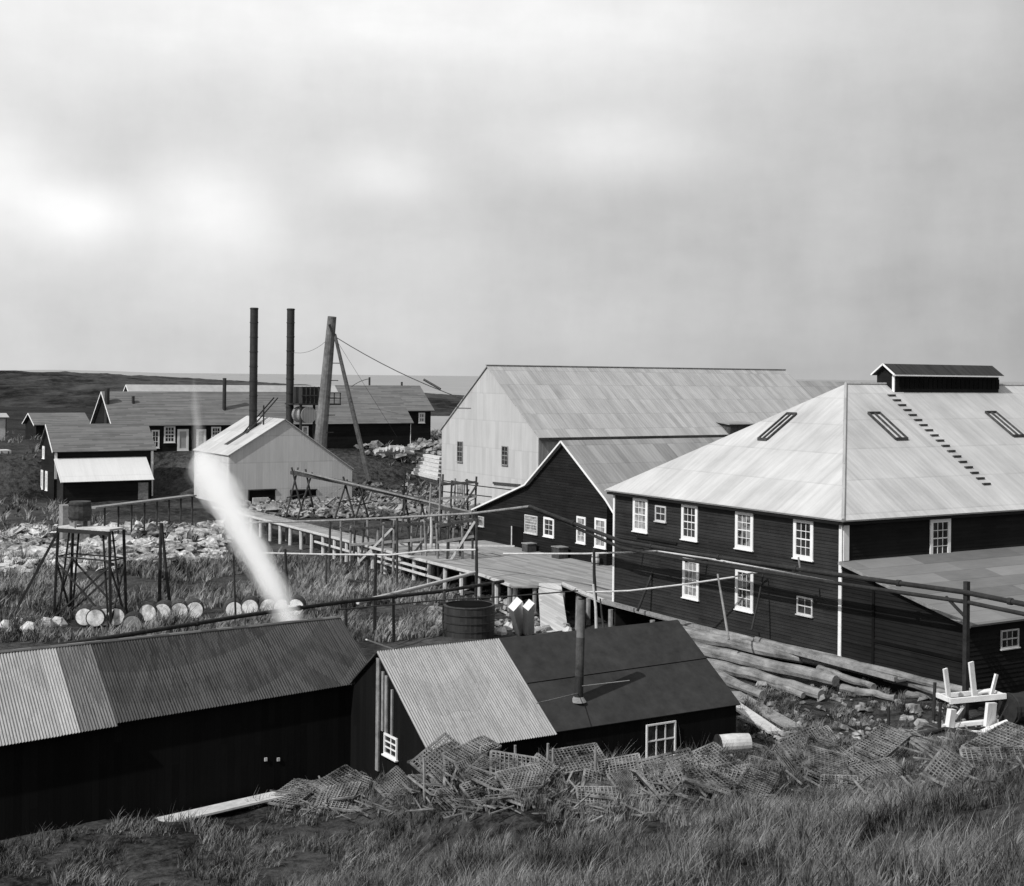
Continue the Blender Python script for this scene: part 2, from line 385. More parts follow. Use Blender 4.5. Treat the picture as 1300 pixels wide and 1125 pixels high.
# ------------------------------------------------------------------ ground
def ss(a, b, x):
    x = max(0., min(1., (x - a) / (b - a))); return x * x * (3 - 2 * x)
def hill_toe(x, y): return 38. + ss(18.8, 22.3, x) * ss(31, 39.5, y) * (8.3 - 8.3 * max(0., min(1., (x - 22.3) / 17.))) - 1.6 * ss(33, 42, x)
def ground_z(x, y, fine=True):
    z = -1.7 + .8 * ss(72, 60, y) * ss(26, 40, x)            # low field, a little higher by the hall
    z += 1.2 * ss(51, 56, x) * ss(70, 76, y) * ss(140, 120, y)     # yard round the store and the warehouse
    tr = ss(162 + 9 * ss(58, 52, x), 176.5, y) * ss(265, 205, y)
    z += 4.9 * tr                                             # terrace of the bunkhouses
    v0 = hill_toe(x, y)
    h = (v0 - y) * (.34 if x > 20 else .33)
    if h > -1.2: z += (h if h > 1.2 else (h + 1.2) ** 2 / 4.8)
    # shore
    sh = 330 + 30 * noise.noise(Vector((x * .012, 3, 0)))
    dd = x * UX - y * UY; D = x * UY + y * UX
    left = ss(-.16, -.26, dd / max(D, 1.))
    z -= 5.5 * ss(sh, sh + 60, y) * (1 - left)
    z -= 5.5 * ss(1000, 1100, D) * left
    if fine:
        n = noise.noise(Vector((x * .25, y * .25, 0))) * .28 + noise.noise(Vector((x * .9, y * .9, 5))) * .10
        if D < 60: n += noise.noise(Vector((x * 2.7, y * 2.7, 9))) * .05
        z += n
        if D > 190 and y > 200: z += 1.2 * abs(noise.noise(Vector((x * .05, y * .05, 2)))) * (1 - ss(sh - 30, sh + 40, y) * (1 - left))
    return z
mb = MB()
ds = [2.5]
while ds[-1] < 1150: ds.append(ds[-1] * 1.021 + .05)
NA = 190
for D in ds:
    for i in range(NA + 1):
        a = -.95 + 1.9 * i / NA
        x, y = D * (UY + a * UX), D * (UX - a * UY)
        mb.v.append((x, y, ground_z(x, y)))
for j in range(len(ds) - 1):
    for i in range(NA):
        q = j * (NA + 1) + i; mb.f.append((q, q + 1, q + NA + 2, q + NA + 1))
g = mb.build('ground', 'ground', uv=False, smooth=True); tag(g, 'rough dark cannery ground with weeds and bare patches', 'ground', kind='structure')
mb = MB(); mb.add([(-6000, -6000, -60), (60000, -6000, -60), (60000, 60000, -60), (-60000, 60000, -60)], [(0, 1, 2, 3)])
mb.v = [(-40000, -2000, -3.2), (40000, -2000, -3.2), (40000, 45000, -3.2), (-40000, 45000, -3.2)]
tag(mb.build('sea', 'sea', uv=False), 'pale calm sea reaching the horizon', 'sea', kind='structure')
# wooded headland running out to the left
mb = MB(); NX, NY = 260, 110
pa, pb = Vector(toward(520, -330)), Vector(toward(1560, 268))
ax = pb - pa; L = ax.length; ax.normalize(); nx_ = Vector((-ax.y, ax.x))
for i in range(NX + 1):
    s = i / NX
    for j in range(NY + 1):
        q = (j / NY - .5) * 2
        wd = 420 * (1 - s) ** .55 + 22
        p = pa + ax * (L * s) + nx_ * (q * wd)
        prof = max(0., 1 - abs(q) ** 1.3)
        hh = (14.2 * (1 - s ** 3.2) + 2.2)
        n = noise.noise(Vector((p.x * .03, p.y * .03, 0))) * 2.4 + abs(noise.noise(Vector((p.x * .09, p.y * .09, 4)))) * 3. + noise.noise(Vector((p.x * .21, p.y * .21, 4))) * .8
        mb.v.append((p.x, p.y, -4.2 + (hh + n * (1 - s * .8)) * prof * ss(0, .16, s)))
for i in range(NX):
    for j in range(NY):
        q = i * (NY + 1) + j; mb.f.append((q + 1, q + NY + 2, q + NY + 1, q))
tag(mb.build('headland', 'headland', uv=False), 'low dark wooded headland ending in a point at left', 'headland', kind='structure')
# far shore beyond the water
mb = MB()
for k, (a0, a1, D, hh) in enumerate(((-500, 330, 9000, 30),)):
    N = 60; top, bot, bk = [], [], []
    for i in range(N + 1):
        px = a0 + (a1 - a0) * i / N; x, y = toward(D, px); x2, y2 = toward(D + 900, px)
        e = min(1, (N - i) / 14.) * (.75 + .5 * noise.noise(Vector((i * .13, 0, 0))))
        mb.v += [(x, y, -5), ((x + x2) / 2, (y + y2) / 2, -3 + hh * max(e, .02)), (x2, y2, -5)]
    for i in range(N): mb.f += [(3 * i, 3 * i + 3, 3 * i + 4, 3 * i + 1), (3 * i + 1, 3 * i + 4, 3 * i + 5, 3 * i + 2)]
tag(mb.build('far_shore', 'far', uv=False, smooth=True), 'thin low far shore on the horizon at left', 'shore', kind='structure')

# ------------------------------------------------------------------ hipped hall (right)
X0, Y0, Y1, X1 = 48.8, 48.5, 67.3, 92.
hall = thing('cannery_hall', 'large dark two storey hall with a pale hipped roof and white windows at right', 'building', (X0, Y0, 0))
fx, fy = ('x', X0), ('y', Y0)
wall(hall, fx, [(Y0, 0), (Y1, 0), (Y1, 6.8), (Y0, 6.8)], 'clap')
wall(hall, fy, [(X0 + .03, 0), (X1, 0), (X1, 6.8), (X0 + .03, 6.8)], 'clap_dk')  # front away from the sun: shade put in by a darker clapboard colour
wall(hall, ('Y', Y1), [(X0 + .1, -1.8), (X1, -1.8), (X1, 6.8), (X0 + .1, 6.8)], 'clap', boards=False)
wall(hall, ('X', X1), [(Y0 + .1, -1.8), (Y1 - .1, -1.8), (Y1 - .1, 6.8), (Y0 + .1, 6.8)], 'clap', boards=False)
ov = .42; YR, ZR, XA = 57.9, 13.25, 58.35
a, b, c, d = (X0 - ov, Y0 - ov, 6.75), (X1 + ov, Y0 - ov, 6.75), (X1 + ov, Y1 + ov, 6.75), (X0 - ov, Y1 + ov, 6.75)
ra, rb = (XA, YR, ZR), (X1 - 9.2, YR, ZR)
mb = MB()
mb.slab([a, b, rb, ra], .1); mb.slab([d, a, ra], .1); mb.slab([c, d, ra, rb], .1); mb.slab([b, c, rb], .1)
roof = mb.build('roof', 'roof_white', hall)
mb = MB(); mb.tube([Vector(a) + Vector((0, 0, .03)), Vector(ra) + Vector((0, 0, .03))], .09, 6); mb.tube([Vector(ra) + Vector((0, 0, .02)), Vector(rb) + Vector((0, 0, .02))], .09, 6)
mb.build('ridge_cap', 'roof_grey', roof)
mb = MB(); mb.box(a[0] + .1, b[0] - .1, a[1] + .1, a[1] + .36, 6.5, 6.63); mb.box(a[0] + .1, a[0] + .36, a[1] + .4, d[1] - .1, 6.5, 6.63); mb.build('eave_board', 'clap_dk', hall)
for q in ((806, 824, 626, 673), (867, 888, 634, 685), (936, 958, 644, 697), (1010, 1034, 656, 710)):
    y, z = onx(q[1], q[2], X0); y2, z2 = onx(q[0], q[3], X0)
    c0 = (y + y2) / 2; window(hall, fx, c0 - .70, c0 + .70, 4.52, 6.52, 3, 4, .2, {806: 'curtain', 936: 'pane_mixed'}.get(q[0], 'glass'))
for q in ((869, 889, 707, 759), (936, 958, 721, 777)):
    y, z = onx(q[1], q[2], X0); y2, z2 = onx(q[0], q[3], X0)
    c0 = (y + y2) / 2; window(hall, fx, c0 - .70, c0 + .70, 1.30, 3.50, 3, 4, .2, 'curtain' if q[0] == 869 else 'pane_mixed')
y, z = onx(834, 640, X0); window(hall, fx, y - 1., y, 5.3, 6.2, 2, 2, .09, 'glass', frame='trim_grey', label='small four paned window under the eaves')
y, z = onx(1014, 756, X0); window(hall, fx, y - 1.1, y, 1.75, 2.65, 2, 2, .08, 'glass', frame='trim_grey', label='small low window near the corner')
window(hall, fy, 54.8, 56.3, 4.5, 6.5, 3, 4, .2)
window(hall, fy, 71., 72.4, 4.5, 6.5, 3, 4, .2)
post_trim(hall, fx, Y0 + .09, 0, 6.55, .2); post_trim(hall, fx, Y1 - .1, 0, 6.6, .16); post_trim(hall, fy, X0 + .15, 4.75, 6.5, .36)
mb = MB(); fbox(mb, fx, 61.2, 64.9, 4.15, 4.27, .03, .1); fbox(mb, fx, 52.0, 66.9, 3.86, 3.98, .03, .09); mb.build('wall_batten', 'clap_dk', hall)
mb = MB(); fbox(mb, fx, 45, 66, -.2, .0, .0, .02); 
# roof monitor
cx0, cx1 = 61.6, 70.7
mb = MB(); prof = [(57.2, 12.6), (57.2, 13.9), (57.9, 14.38), (58.6, 13.9), (58.6, 12.6)]
mb.add([(cx0, y, z) for y, z in prof] + [(cx1, y, z) for y, z in prof], [(0, 1, 2, 3, 4), (9, 8, 7, 6, 5), (0, 5, 6, 1), (3, 8, 9, 4)])
mon = mb.build('roof_monitor', 'clap_dk', hall)
mb = MB(); mb.slab([(cx0 - .25, 56.98, 13.83), (cx1 + .25, 56.98, 13.83), (cx1 + .25, 57.9, 14.46), (cx0 - .25, 57.9, 14.46)], .07)
mb.slab([(cx1 + .25, 58.82, 13.83), (cx0 - .25, 58.82, 13.83), (cx0 - .25, 57.9, 14.46), (cx1 + .25, 57.9, 14.46)], .07); mb.build('monitor_roof', 'tank', mon)
mb = MB(); mb.beam((cx0 - .27, 56.98, 13.80), (cx0 - .27, 57.9, 14.43), .06, .09); mb.beam((cx0 - .27, 58.82, 13.80), (cx0 - .27, 57.9, 14.43), .06, .09)
mb.box(cx0 - .06, cx0 - .003, 57.19, 57.36, 12.7, 13.78); mb.box(cx0 - .26, cx1 + .25, 56.93, 56.975, 13.74, 13.82); mb.build('trim_board', 'trim', mon)
mb = MB()
for i in range(22):
    x = cx0 + .4 + i * .4; mb.box(x, x + .3, 57.15, 57.197, 13.0, 13.6)
mb.build('louvre', 'void', mon)
kk = (ZR - 6.75) / (YR - (Y0 - ov))
def roofS(x, y, d=0.): return Vector((x, y - d * .56, 6.75 + kk * (y - (Y0 - ov)) + d * .83))
kw = (ZR - 6.75) / (XA - (X0 - ov))
def roofW(x, y, d=0.): return Vector((x - d * .56, y, 6.75 + kw * (x - (X0 - ov)) + d * .83))
def skylight(f, a0, a1, b0, b1, swap=False):
    g_ = (lambda a, b, d: f(b, a, d)) if swap else (lambda a, b, d: f(a, b, d))
    mb = MB()
    def bar(p, q, w_=.09, h_=.13):
        mb.beam(p, q, w_, h_)
    for a in (a0, (a0 + a1) / 2, a1): bar(g_(a, b0, .06), g_(a, b1, .06))
    for b in (b0, b1): bar(g_(a0, b, .06), g_(a1, b, .06), .12, .17)
    o = mb.build('skylight', 'timber_dk', hall)
    m2 = MB(); q = [g_(a0, b0, .03), g_(a1, b0, .03), g_(a1, b1, .03), g_(a0, b1, .03)]
    if swap: q = q[::-1]
    m2.slab(q, .02); m2.build('pane', 'trim_grey', o)
skylight(roofS, 57.55, 58.45, 53.35, 55.4); skylight(roofS, 67.3, 68.2, 53.4, 55.4); skylight(roofW, 59.0, 59.75, 53.4, 55.6, True)
mb = MB()
for i in range(18):
    y = 56.9 - i * (56.9 - 49.9) / 17; x = 61.0 - .25 * (i / 17)
    mb.beam(roofS(x - .28, y, .04), roofS(x + .28, y, .04), .14, .1)
mb.build('roof_cleats', 'timber_dk', hall)

# annex in front of the hall
YA = 40.9
ann = thing('lean_to_annex', 'low dark annex with a sloping weathered felt roof against the hall', 'annex', (X0, YA, 0))
rz = lambda y: 4.72 + (y - 48.4) * (4.72 - 2.95) / (48.4 - 40.7)
wall(ann, ('x', X0 - .03), [(YA, -.9), (Y0 - .05, -.9), (Y0 - .05, rz(Y0 - .2) - .1), (YA, rz(YA) - .1)], 'clap_dk', .2)
wall(ann, ('y', YA), [(X0, -.9), (X1, -.9), (X1, 2.9), (X0, 2.9)], 'clap_dk', .2)
mb = MB(); mb.slab([(X0 - .3, 40.55, rz(40.55)), (X1, 40.55, rz(40.55)), (X1, Y0 - .03, rz(Y0 - .03)), (X0 - .3, Y0 - .03, rz(Y0 - .03))], .09); mb.build('roof', 'annex_roof', ann)
mb = MB(); mb.beam((X0 - .33, 40.55, rz(40.55) - .06), (X0 - .33, Y0 - .03, rz(Y0 - .03) - .06), .04, .13); mb.build('rake_board', 'timber', ann)
window(ann, ('y', YA), 50.8, 52.0, 1.62, 2.45, 3, 2, .07, 'glass', frame='trim_grey')
post_trim(ann, ('x', X0 - .03), YA + .09, -.7, 2.8, .15)
mb = MB(); fbox(mb, ('x', X0 - .03), 41., 46.4, 1.2, 1.34, .03, .08); fbox(mb, ('x', X0 - .03), 46.35, 46.5, -.5, 4.1, .03, .07); mb.build('wall_batten', 'void', ann)

# ------------------------------------------------------------------ boardwalk
bw_ = thing('boardwalk', 'long grey plank boardwalk on pale posts widening in front of the store', 'boardwalk', (48, 90, 0))
def deckpoly(pts, m, name='deck', z=0.):
    mb = MB(); mb.slab([(x, y, z) for x, y in pts], .1); return mb.build(name, m, bw_)
deckpoly([(47.5, 98.), (49.6, 101.), (49.5, 134.), (47.6, 134.)], 'deck2')
deckpoly([(50.2, 74.9), (74, 74.9), (74, 97.99), (47.5, 97.99), (47.5, 80.), (46.8, 75.6), (48.3, 74.9)][::1], 'deck')
deckpoly([(49.3, 67.4), (74, 67.4), (74, 74.89), (50.1, 74.89), (49.3, 71.5)], 'deck')
deckpoly([(47.7, 44.), (48.77, 44.), (48.77, 67.38), (49.28, 67.38), (49.28, 71.4), (48.5, 68.)], 'deck2', 'walk_skirt', -.03)
def edge(p, q, z=.06, m='timber_lt', h=.16, w_=.14):
    return MB().beam((p[0], p[1], z), (q[0], q[1], z), w_, h).build('kerb_timber', m, bw_)
edge((47.5, 98), (47.6, 134)); edge((47.45, 80.1), (47.42, 97.9)); edge((46.75, 75.7), (47.4, 80.)); edge((49.35, 71.4), (50.2, 74.8)); edge((48.65, 68.1), (49.3, 71.3))
edge((47.65, 44.), (48.6, 67.9), .02, 'timber', .18, .22); edge((49.65, 101.2), (49.6, 134.), .04, 'timber'); edge((49.9, 98.6), (57.8, 93.), .05)
ys = [76.6 + i * 2.35 for i in range(24)]
for i, y in enumerate(ys):
    gz = ground_z(47.6, y) - .3
    MB().tube([(47.7 + rr(-.05, .05), y, gz), (47.7, y, -.12)], .17, 8).build('post', 'timber_lt', bw_)
    if i % 2 == 0: MB().tube([(49.3, y, gz), (49.3, y, -.12)], .16, 7).build('post', 'timber', bw_)
for x, y in ((46.9, 76.), (49., 73.), (48.9, 70.), (48.3, 75.2), (47.7, 66.), (47.7, 62.), (47.7, 58.5)):
    MB().tube([(x, y, -2.2), (x, y, -.12)], .15, 7).build('post', 'timber', bw_)
for y0_, y1_, z_ in ((88, 99, -.5), (86, 96, -.95), (99, 108, -.7)):
    MB().beam((47.35, y0_, z_), (47.3, y1_, z_ + .1), .1, .16).build('brace', 'timber_lt', bw_)
mb = MB(); mb.beam((48.2, 80, -.22), (48.2, 134, -.22), .2, .22); mb.beam((49.2, 80, -.22), (49.2, 134, -.22), .2, .22); mb.build('stringer', 'timber_dk', bw_)
# ramp
a_, b_ = G(699, 742, .02), G(706, 812, -1.75)
d_ = (b_ - a_).normalized(); s_ = d_.cross(Vector((0, 0, 1))).normalized()
mb = MB(); mb.slab([a_ - s_ * .72, b_ - s_ * .80, b_ + s_ * .80, a_ + s_ * .72], .08)
rp = thing('plank_ramp', 'pale plank ramp leading down from the boardwalk behind the near shed', 'ramp', tuple(b_))
if mb.v: 
    pr = mb.build('ramp_deck', 'ramp', rp)
mb = MB()
for i in range(14):
    p_ = a_.lerp(b_, (i + .5) / 14) + Vector((0, 0, .03)); mb.beam(p_ - s_ * .7, p_ + s_ * .7, .07, .04)
mb.build('cleats', 'timber_dk', rp)
for s__ in (-1, 1): MB().beam(a_ + s_ * (.70 * s__) - Vector((0, 0, .2)), b_ + s_ * (.76 * s__) - Vector((0, 0, .2)), .1, .2).build('side_rail', 'timber_lt', rp)

# ------------------------------------------------------------------ gabled store with catslide
XS = 58.
st = thing('gabled_store', 'dark shingled store with a steep gable and a long catslide roof', 'building', (XS, 90, 0))
yr, zr = onx(718, 559, XS); ye, ze = onx(775, 633, XS); yk, zk = onx(672, 614, XS); yl, zl = onx(604, 646, XS)
wall(st, ('x', XS), [(ye + .3, -.3), (yl - .2, -.6), (yl - .2, zl - .1), (yk, zk - .12), (yr, zr - .1), (ye + .3, ze + .1)], 'clap_dk', .2)
XE = 80.
wall(st, ('y', ye + .3), [(XS + .1, -.3), (XE, -.3), (XE, ze - .05), (XS + .1, ze - .05)], 'clap_dk', .2)
mb = MB(); o_ = .35; sl_ = (zr - ze) / (yr - ye); yq = ye - 1.1; zq = ze - .95
mb.slab([(XS - o_, ye, ze), (XE, ye, ze), (XE, yr, zr), (XS - o_, yr, zr)], .1)
mb.slab([(XS - o_, yq, zq), (XE, yq, zq), (XE, ye, ze + .005), (XS - o_, ye, ze + .005)], .08)
mb.slab([(XE, yk, zk), (XS - o_, yk, zk), (XS - o_, yr, zr), (XE, yr, zr)], .1)
mb.slab([(XE, yl, zl), (XS - o_, yl, zl), (XS - o_, yk, zk), (XE, yk, zk)], .1)
mb.build('roof', 'roof_mid', st)
for p, q in (((yr, zr), (ye, ze)), ((yr, zr), (yk, zk)), ((yk, zk), (yl, zl)), ((ye, ze), (yq, zq))):
    MB().beam((XS - o_ - .03, p[0], p[1] - .08), (XS - o_ - .03, q[0], q[1] - .08), .05, .13).build('rake_board', 'trim', st)
def pxwin(parent, face, x0, x1, y0, y1, **k):
    if face[0] == 'x': (s1, z1), (s0, z0) = onx(x0, y0, face[1]), onx(x1, y1, face[1])
    else: (s0, z1), (s1, z0) = ony(x0, y0, face[1]), ony(x1, y1, face[1])
    return window(parent, face, s0, s1, z0, z1, **k)
fs = ('x', XS)
pxwin(st, fs, 757, 771, 657, 697, nx=2, ny=4, fw=.17, pane='curtain', name='door', label='tall glazed white framed door')
pxwin(st, fs, 734, 745, 655, 691, nx=2, ny=4, fw=.15, pane='curtain')
pxwin(st, fs, 692, 705, 656, 683, nx=2, ny=3, fw=.17, pane='glass')
pxwin(st, fs, 668, 684, 653, 679, nx=1, ny=6, fw=.08, pane='curtain', name='shutter', frame='trim_grey', label='pale slatted shutter')
pxwin(st, fs, 608, 616, 655, 669, nx=1, ny=1, fw=.06, pane='curtain', frame='trim_grey', label='small pale window at the low end')
y, z = onx(652, 668, XS); mb = MB(); fbox(mb, fs, y - 1.5, y, -.3, z, .036, .055); mb.build('doorway', 'void', st)
mb = MB(); fbox(mb, fs, y, y + .12, -.3, z, .036, .09); mb.build('door_post', 'timber_lt', st)

for i, (px, w_, h_, lab) in enumerate(((713, 1.0, .8, 'dark wooden box against the store wall below the small window'), (674, .8, .6, 'small dark box against the store wall under the slatted shutter'))):
    y_, z_ = onx(px, 692, XS - .6); gz = .01
    o = thing('wooden_box', lab, 'box', (XS - .6, y_, gz))
    MB().box(XS - 1.1, XS - .3, y_ - w_ / 2, y_ + w_ / 2, gz, gz + h_).build('box_body', 'timber_dk', o)
    MB().box(XS - 1.14, XS - .26, y_ - w_ / 2 - .04, y_ + w_ / 2 + .04, gz + h_ + .002, gz + h_ + .06).build('lid', 'timber', o)
y_, z_ = onx(757, 700, XS - .6); o = thing('keg', 'small pale keg standing beside the glazed store door', 'keg', (XS - .6, y_, .01))
MB().tube([(XS - .6, y_, .01), (XS - .6, y_, .4), (XS - .6, y_, .8)], [.24, .3, .25], 14).build('staves', 'timber_lt', o)
for z_ in (.15, .6): MB().tube([(XS - .6, y_, z_), (XS - .6, y_, z_ + .05)], .3, 14).build('hoop', 'black', o)

# ------------------------------------------------------------------ big warehouse
XW = 75.4; YW0, YW1, YWR = 117., 137.1, 127.1
wh = thing('iron_warehouse', 'big pale corrugated iron warehouse with a long streaked grey roof', 'building', (XW, YWR, 0))
wall(wh, ('x', XW), [(YW0, -1.6), (YW1, -1.6), (YW1, 7.5), (YWR, 14.4), (YW0, 7.4)], 'wall_iron', boards=False)
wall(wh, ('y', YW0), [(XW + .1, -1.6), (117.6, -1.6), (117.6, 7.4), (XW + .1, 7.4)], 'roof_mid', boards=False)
wall(wh, ('X', 117.6), [(YW0 + .2, -1.6), (YW1, -1.6), (YW1, 7.5), (YWR, 14.4), (YW0 + .2, 7.4)], 'wall_iron', boards=False)
wall(wh, ('Y', YW1), [(XW + .1, -1.6), (117.6, -1.6), (117.6, 7.4), (XW + .1, 7.4)], 'wall_iron', boards=False)
mb = MB(); mb.slab([(XW - .15, YW0 - .35, 7.35), (117.8, YW0 - .35, 7.35), (117.8, YWR, 14.6), (XW - .15, YWR, 14.6)], .1)
mb.slab([(117.8, YW1 + .3, 7.35), (XW - .15, YW1 + .3, 7.35), (XW - .15, YWR, 14.6), (117.8, YWR, 14.6)], .1)
rf = mb.build('roof', 'roof_grey', wh)
MB().beam((XW - .2, YWR, 14.64), (117.8, YWR, 14.64), .3, .1).build('ridge_cap', 'timber', rf)
MB().beam((XW - .15, YW0 - .38, 7.22), (117.8, YW0 - .38, 7.22), .12, .22).build('eave_board', 'timber_dk', wh)
pxwin(wh, ('x', XW), 582, 588.5, 560, 587, nx=2, ny=4, fw=.08, frame='timber', mun=.05)
pxwin(wh, ('x', XW), 638.5, 646, 566, 591, nx=2, ny=4, fw=.08, frame='timber', mun=.05)
pxwin(wh, ('x', XW), 582, 588.5, 611, 636, nx=2, ny=4, fw=.08, pane='curtain', frame='timber', mun=.05)
MB().beam(Vector(P(('x', XW), onx(628, 613, XW)[0], onx(628, 613, XW)[1], .1)), Vector(P(('x', XW), onx(662, 616, XW)[0], onx(662, 616, XW)[1], .1)), .15, .2).build('sign_beam', 'timber_dk', wh)
# loft hatch near the eaves
x_, z_ = ony(925, 548, YW0 - .2)
mb = MB(); mb.box(x_, x_ + 3.4, 116.4, 118.6, 7.45, 8.5); dh = mb.build('dormer', 'timber_dk', wh)
MB().slab([(x_ - .3, 116.2, 8.5), (x_ + 3.7, 116.2, 8.5), (x_ + 3.7, 119., 8.75), (x_ - .3, 119., 8.75)], .08).build('dormer_roof', 'roof_mid', dh)
ext = thing('rear_warehouse', 'lower grey iron roof running on behind the big warehouse', 'building', (118, YWR, 0))
mb = MB(); mb.slab([(117.9, 118.5, 7.2), (160, 118.5, 7.2), (160, YWR, 13.0), (117.9, YWR, 13.3)], .1)
mb.slab([(160, 136, 7.2), (117.9, 136, 7.2), (117.9, YWR, 13.3), (160, YWR, 13.0)], .1); mb.build('roof', 'roof_mid', ext)
mb = MB(); mb.box(118, 159.8, 118.8, 135.7, -1.5, 7.0); mb.build('wall', 'wall_iron', ext)

# ------------------------------------------------------------------ boiler house
YB, XB0, XB1, XBR = 152.1, 55.9, 71.4, 62.64
bh = thing('boiler_house', 'bright corrugated boiler house with an uneven gable below two black smokestacks', 'building', (XB0, YB, 0))
D_ = 12.
for f_, nm in ((('y', YB), 'wall'), (('Y', YB + D_), 'wall')):
    wall(bh, f_, [(XB0 + .06, -1.9), (XB1, -1.9), (XB1, 2.15), (XBR, 8.1), (XB0 + .06, 4.1)], 'wall_iron2', boards=False)
wall(bh, ('x', XB0), [(YB + .1, -1.9), (YB + D_, -1.9), (YB + D_, 4.1), (YB + .1, 4.1)], 'wall_iron2', boards=False)
wall(bh, ('X', XB1 - .02), [(YB + .15, -1.9), (YB + D_ - .1, -1.9), (YB + D_ - .1, 2.1), (YB + .15, 2.1)], 'wall_iron2', boards=False)
mb = MB(); mb.slab([(XB0 - .2, YB + D_ + .2, 4.08), (XB0 - .2, YB - .2, 4.08), (XBR, YB - .2, 8.22), (XBR, YB + D_ + .2, 8.22)], .08)
mb.slab([(XB1 + .2, YB - .2, 2.1), (XB1 + .2, YB + D_ + .2, 2.1), (XBR, YB + D_ + .2, 8.22), (XBR, YB - .2, 8.22)], .08); brf = mb.build('roof', 'roof_white', bh)
kb = (8.22 - 4.08) / (XBR - XB0 + .2)
zb = lambda x: 4.08 + kb * (x - XB0 + .2)
mb = MB(); mb.slab([(57.3, YB + 5.6, zb(57.3) + .03), (57.3, YB + 4.3, zb(57.3) + .03), (61.6, YB + 4.3, zb(61.6) + .03), (61.6, YB + 5.6, zb(61.6) + .03)], .02); mb.build('roof_slot', 'black', brf)
mb = MB(); mb.beam((61.3, YB + 3.2, zb(61.3)), (61.3, YB + 3.2, zb(61.3) + 2.3), .14); mb.beam((61.3, YB + 6., zb(61.3)), (61.3, YB + 6., zb(61.3) + 2.4), .14)
mb.beam((59.5, YB + 4., zb(59.5)), (63.4, YB + 4., 10.6), .13); mb.beam((59.5, YB + 5.2, zb(59.5)), (63.4, YB + 5.2, 10.6), .13); mb.build('roof_catwalk', 'black', bh)
for x0, x1, lt in ((317, 350, 1), (370, 402, 0)):
    (s0, z1), (s1, z0) = ony(x0, 623, YB), ony(x1, 639, YB)
    mb = MB(); fbox(mb, ('y', YB), s0, s1, z0, z1, .0, .03); o = mb.build('opening', 'void', bh)
    mb = MB(); fbox(mb, ('y', YB), s0 - .1, s1 + .1, z1, z1 + .12, .0, .16); fbox(mb, ('y', YB), s0 - .12, s0, z0, z1, 0, .14); mb.build('lintel', 'timber_dk', o)
    if lt: mb = MB(); fbox(mb, ('y', YB), s0 + .4, s1 - .9, z0, z0 + .75, .035, .3); mb.build('firebrick', 'trim_grey', o)
def stack(px_top, y_top, X_, Y_, zb_, r, label):
    zt = H + ray(px_top, y_top)[2] * (X_ * UY + Y_ * UX)
    o = thing('smokestack', label, 'smokestack', (X_, Y_, zb_), 'black smokestacks of the boiler house')
    n = 9; pts = [(X_, Y_, zb_ + (zt - zb_) * i / n) for i in range(n + 1)]
    MB().tube(pts, r, 20).build('stack_tube', 'black', o, smooth=False)
    for i in range(1, n + 1):
        z_ = pts[i][2] - (.1 if i == n else 0); MB().tube([(X_, Y_, z_ - .06), (X_, Y_, z_ + .06)], r + .045, 20).build('band', 'black', o)
    MB().tube([(X_, Y_, zt - .3), (X_, Y_, zt + .02)], r * .93, 16).build('soot_mouth', 'void', o)
    return o
def pos_at(px, Y_):
    x, z = ony(px, 500, Y_); return x
stack(324, 391, pos_at(322.5, YB + 4.9), YB + 4.9, 5.6, .47, 'tall black smokestack rising through the bright roof slope, the left one')
stack(370.5, 392, pos_at(369, YB + 8.), YB + 8., 5.9, .47, 'tall black smokestack behind the gable peak, the right one')
# leaning mast and its brace
mt = thing('leaning_mast', 'thick leaning timber mast with a long brace beside the boiler house', 'mast', tuple(at(403, 622, 168)))
p0, p1 = at(405.5, 585, 168), at(422.5, 402, 166)
MB().tube([at(402.5, 622, 168), p0, p0.lerp(p1, .5), p1], [.85, .8, .66, .52], 14).build('pole', 'mast', mt)
q0, q1 = at(426, 425, 165.5), at(470, 613, 150)
MB().tube([q0, q0.lerp(q1, .5), q1], [.2, .27, .3], 8).build('brace', 'timber_dk', mt)
MB().tube([at(419, 412, 165.2), at(430, 440, 165.2)], .16, 6).build('block', 'black', mt)
for i in range(5):
    c_ = p0.lerp(p1, .2 + .12 * i); MB().beam(c_ + Vector((.3, -.6, 0)), c_ + Vector((1.3, -.6, 0)), .1).build('step_peg', 'timber_dk', mt)
def wire(pts, label, r=.035, m='black', sag=0., name='guy_wire', cat='wire'):
    pts = [Vector(p) for p in pts]; out = []
    for i in range(len(pts) - 1):
        n = 8
        for k in range(n + (i == len(pts) - 2)):
            t_ = k / n; p = pts[i].lerp(pts[i + 1], t_); p.z -= sag * 4 * t_ * (1 - t_); out.append(p)
    return tag(MB().tube(out, r, 6).build(name, m), label, cat)
wire([at(427, 428, 165), at(590, 507, 150)], 'long guy wire from the leaning mast to the warehouse eaves', .05, sag=.5)
MB_ = [wire([at(415, 433, 166), at(371, 447, 168)], 'thin wire between the leaning mast and the right smokestack', .022, sag=.6),
       wire([at(428, 432, 166), at(505, 555, 172)], 'faint guy wire slanting down behind the mast brace', .018)]
tag(MB().tube([at(539, 482, 154), at(560, 494, 153)], .13, 8).build('wire_float', 'black'), 'dark turnbuckle on the long guy wire', 'turnbuckle')
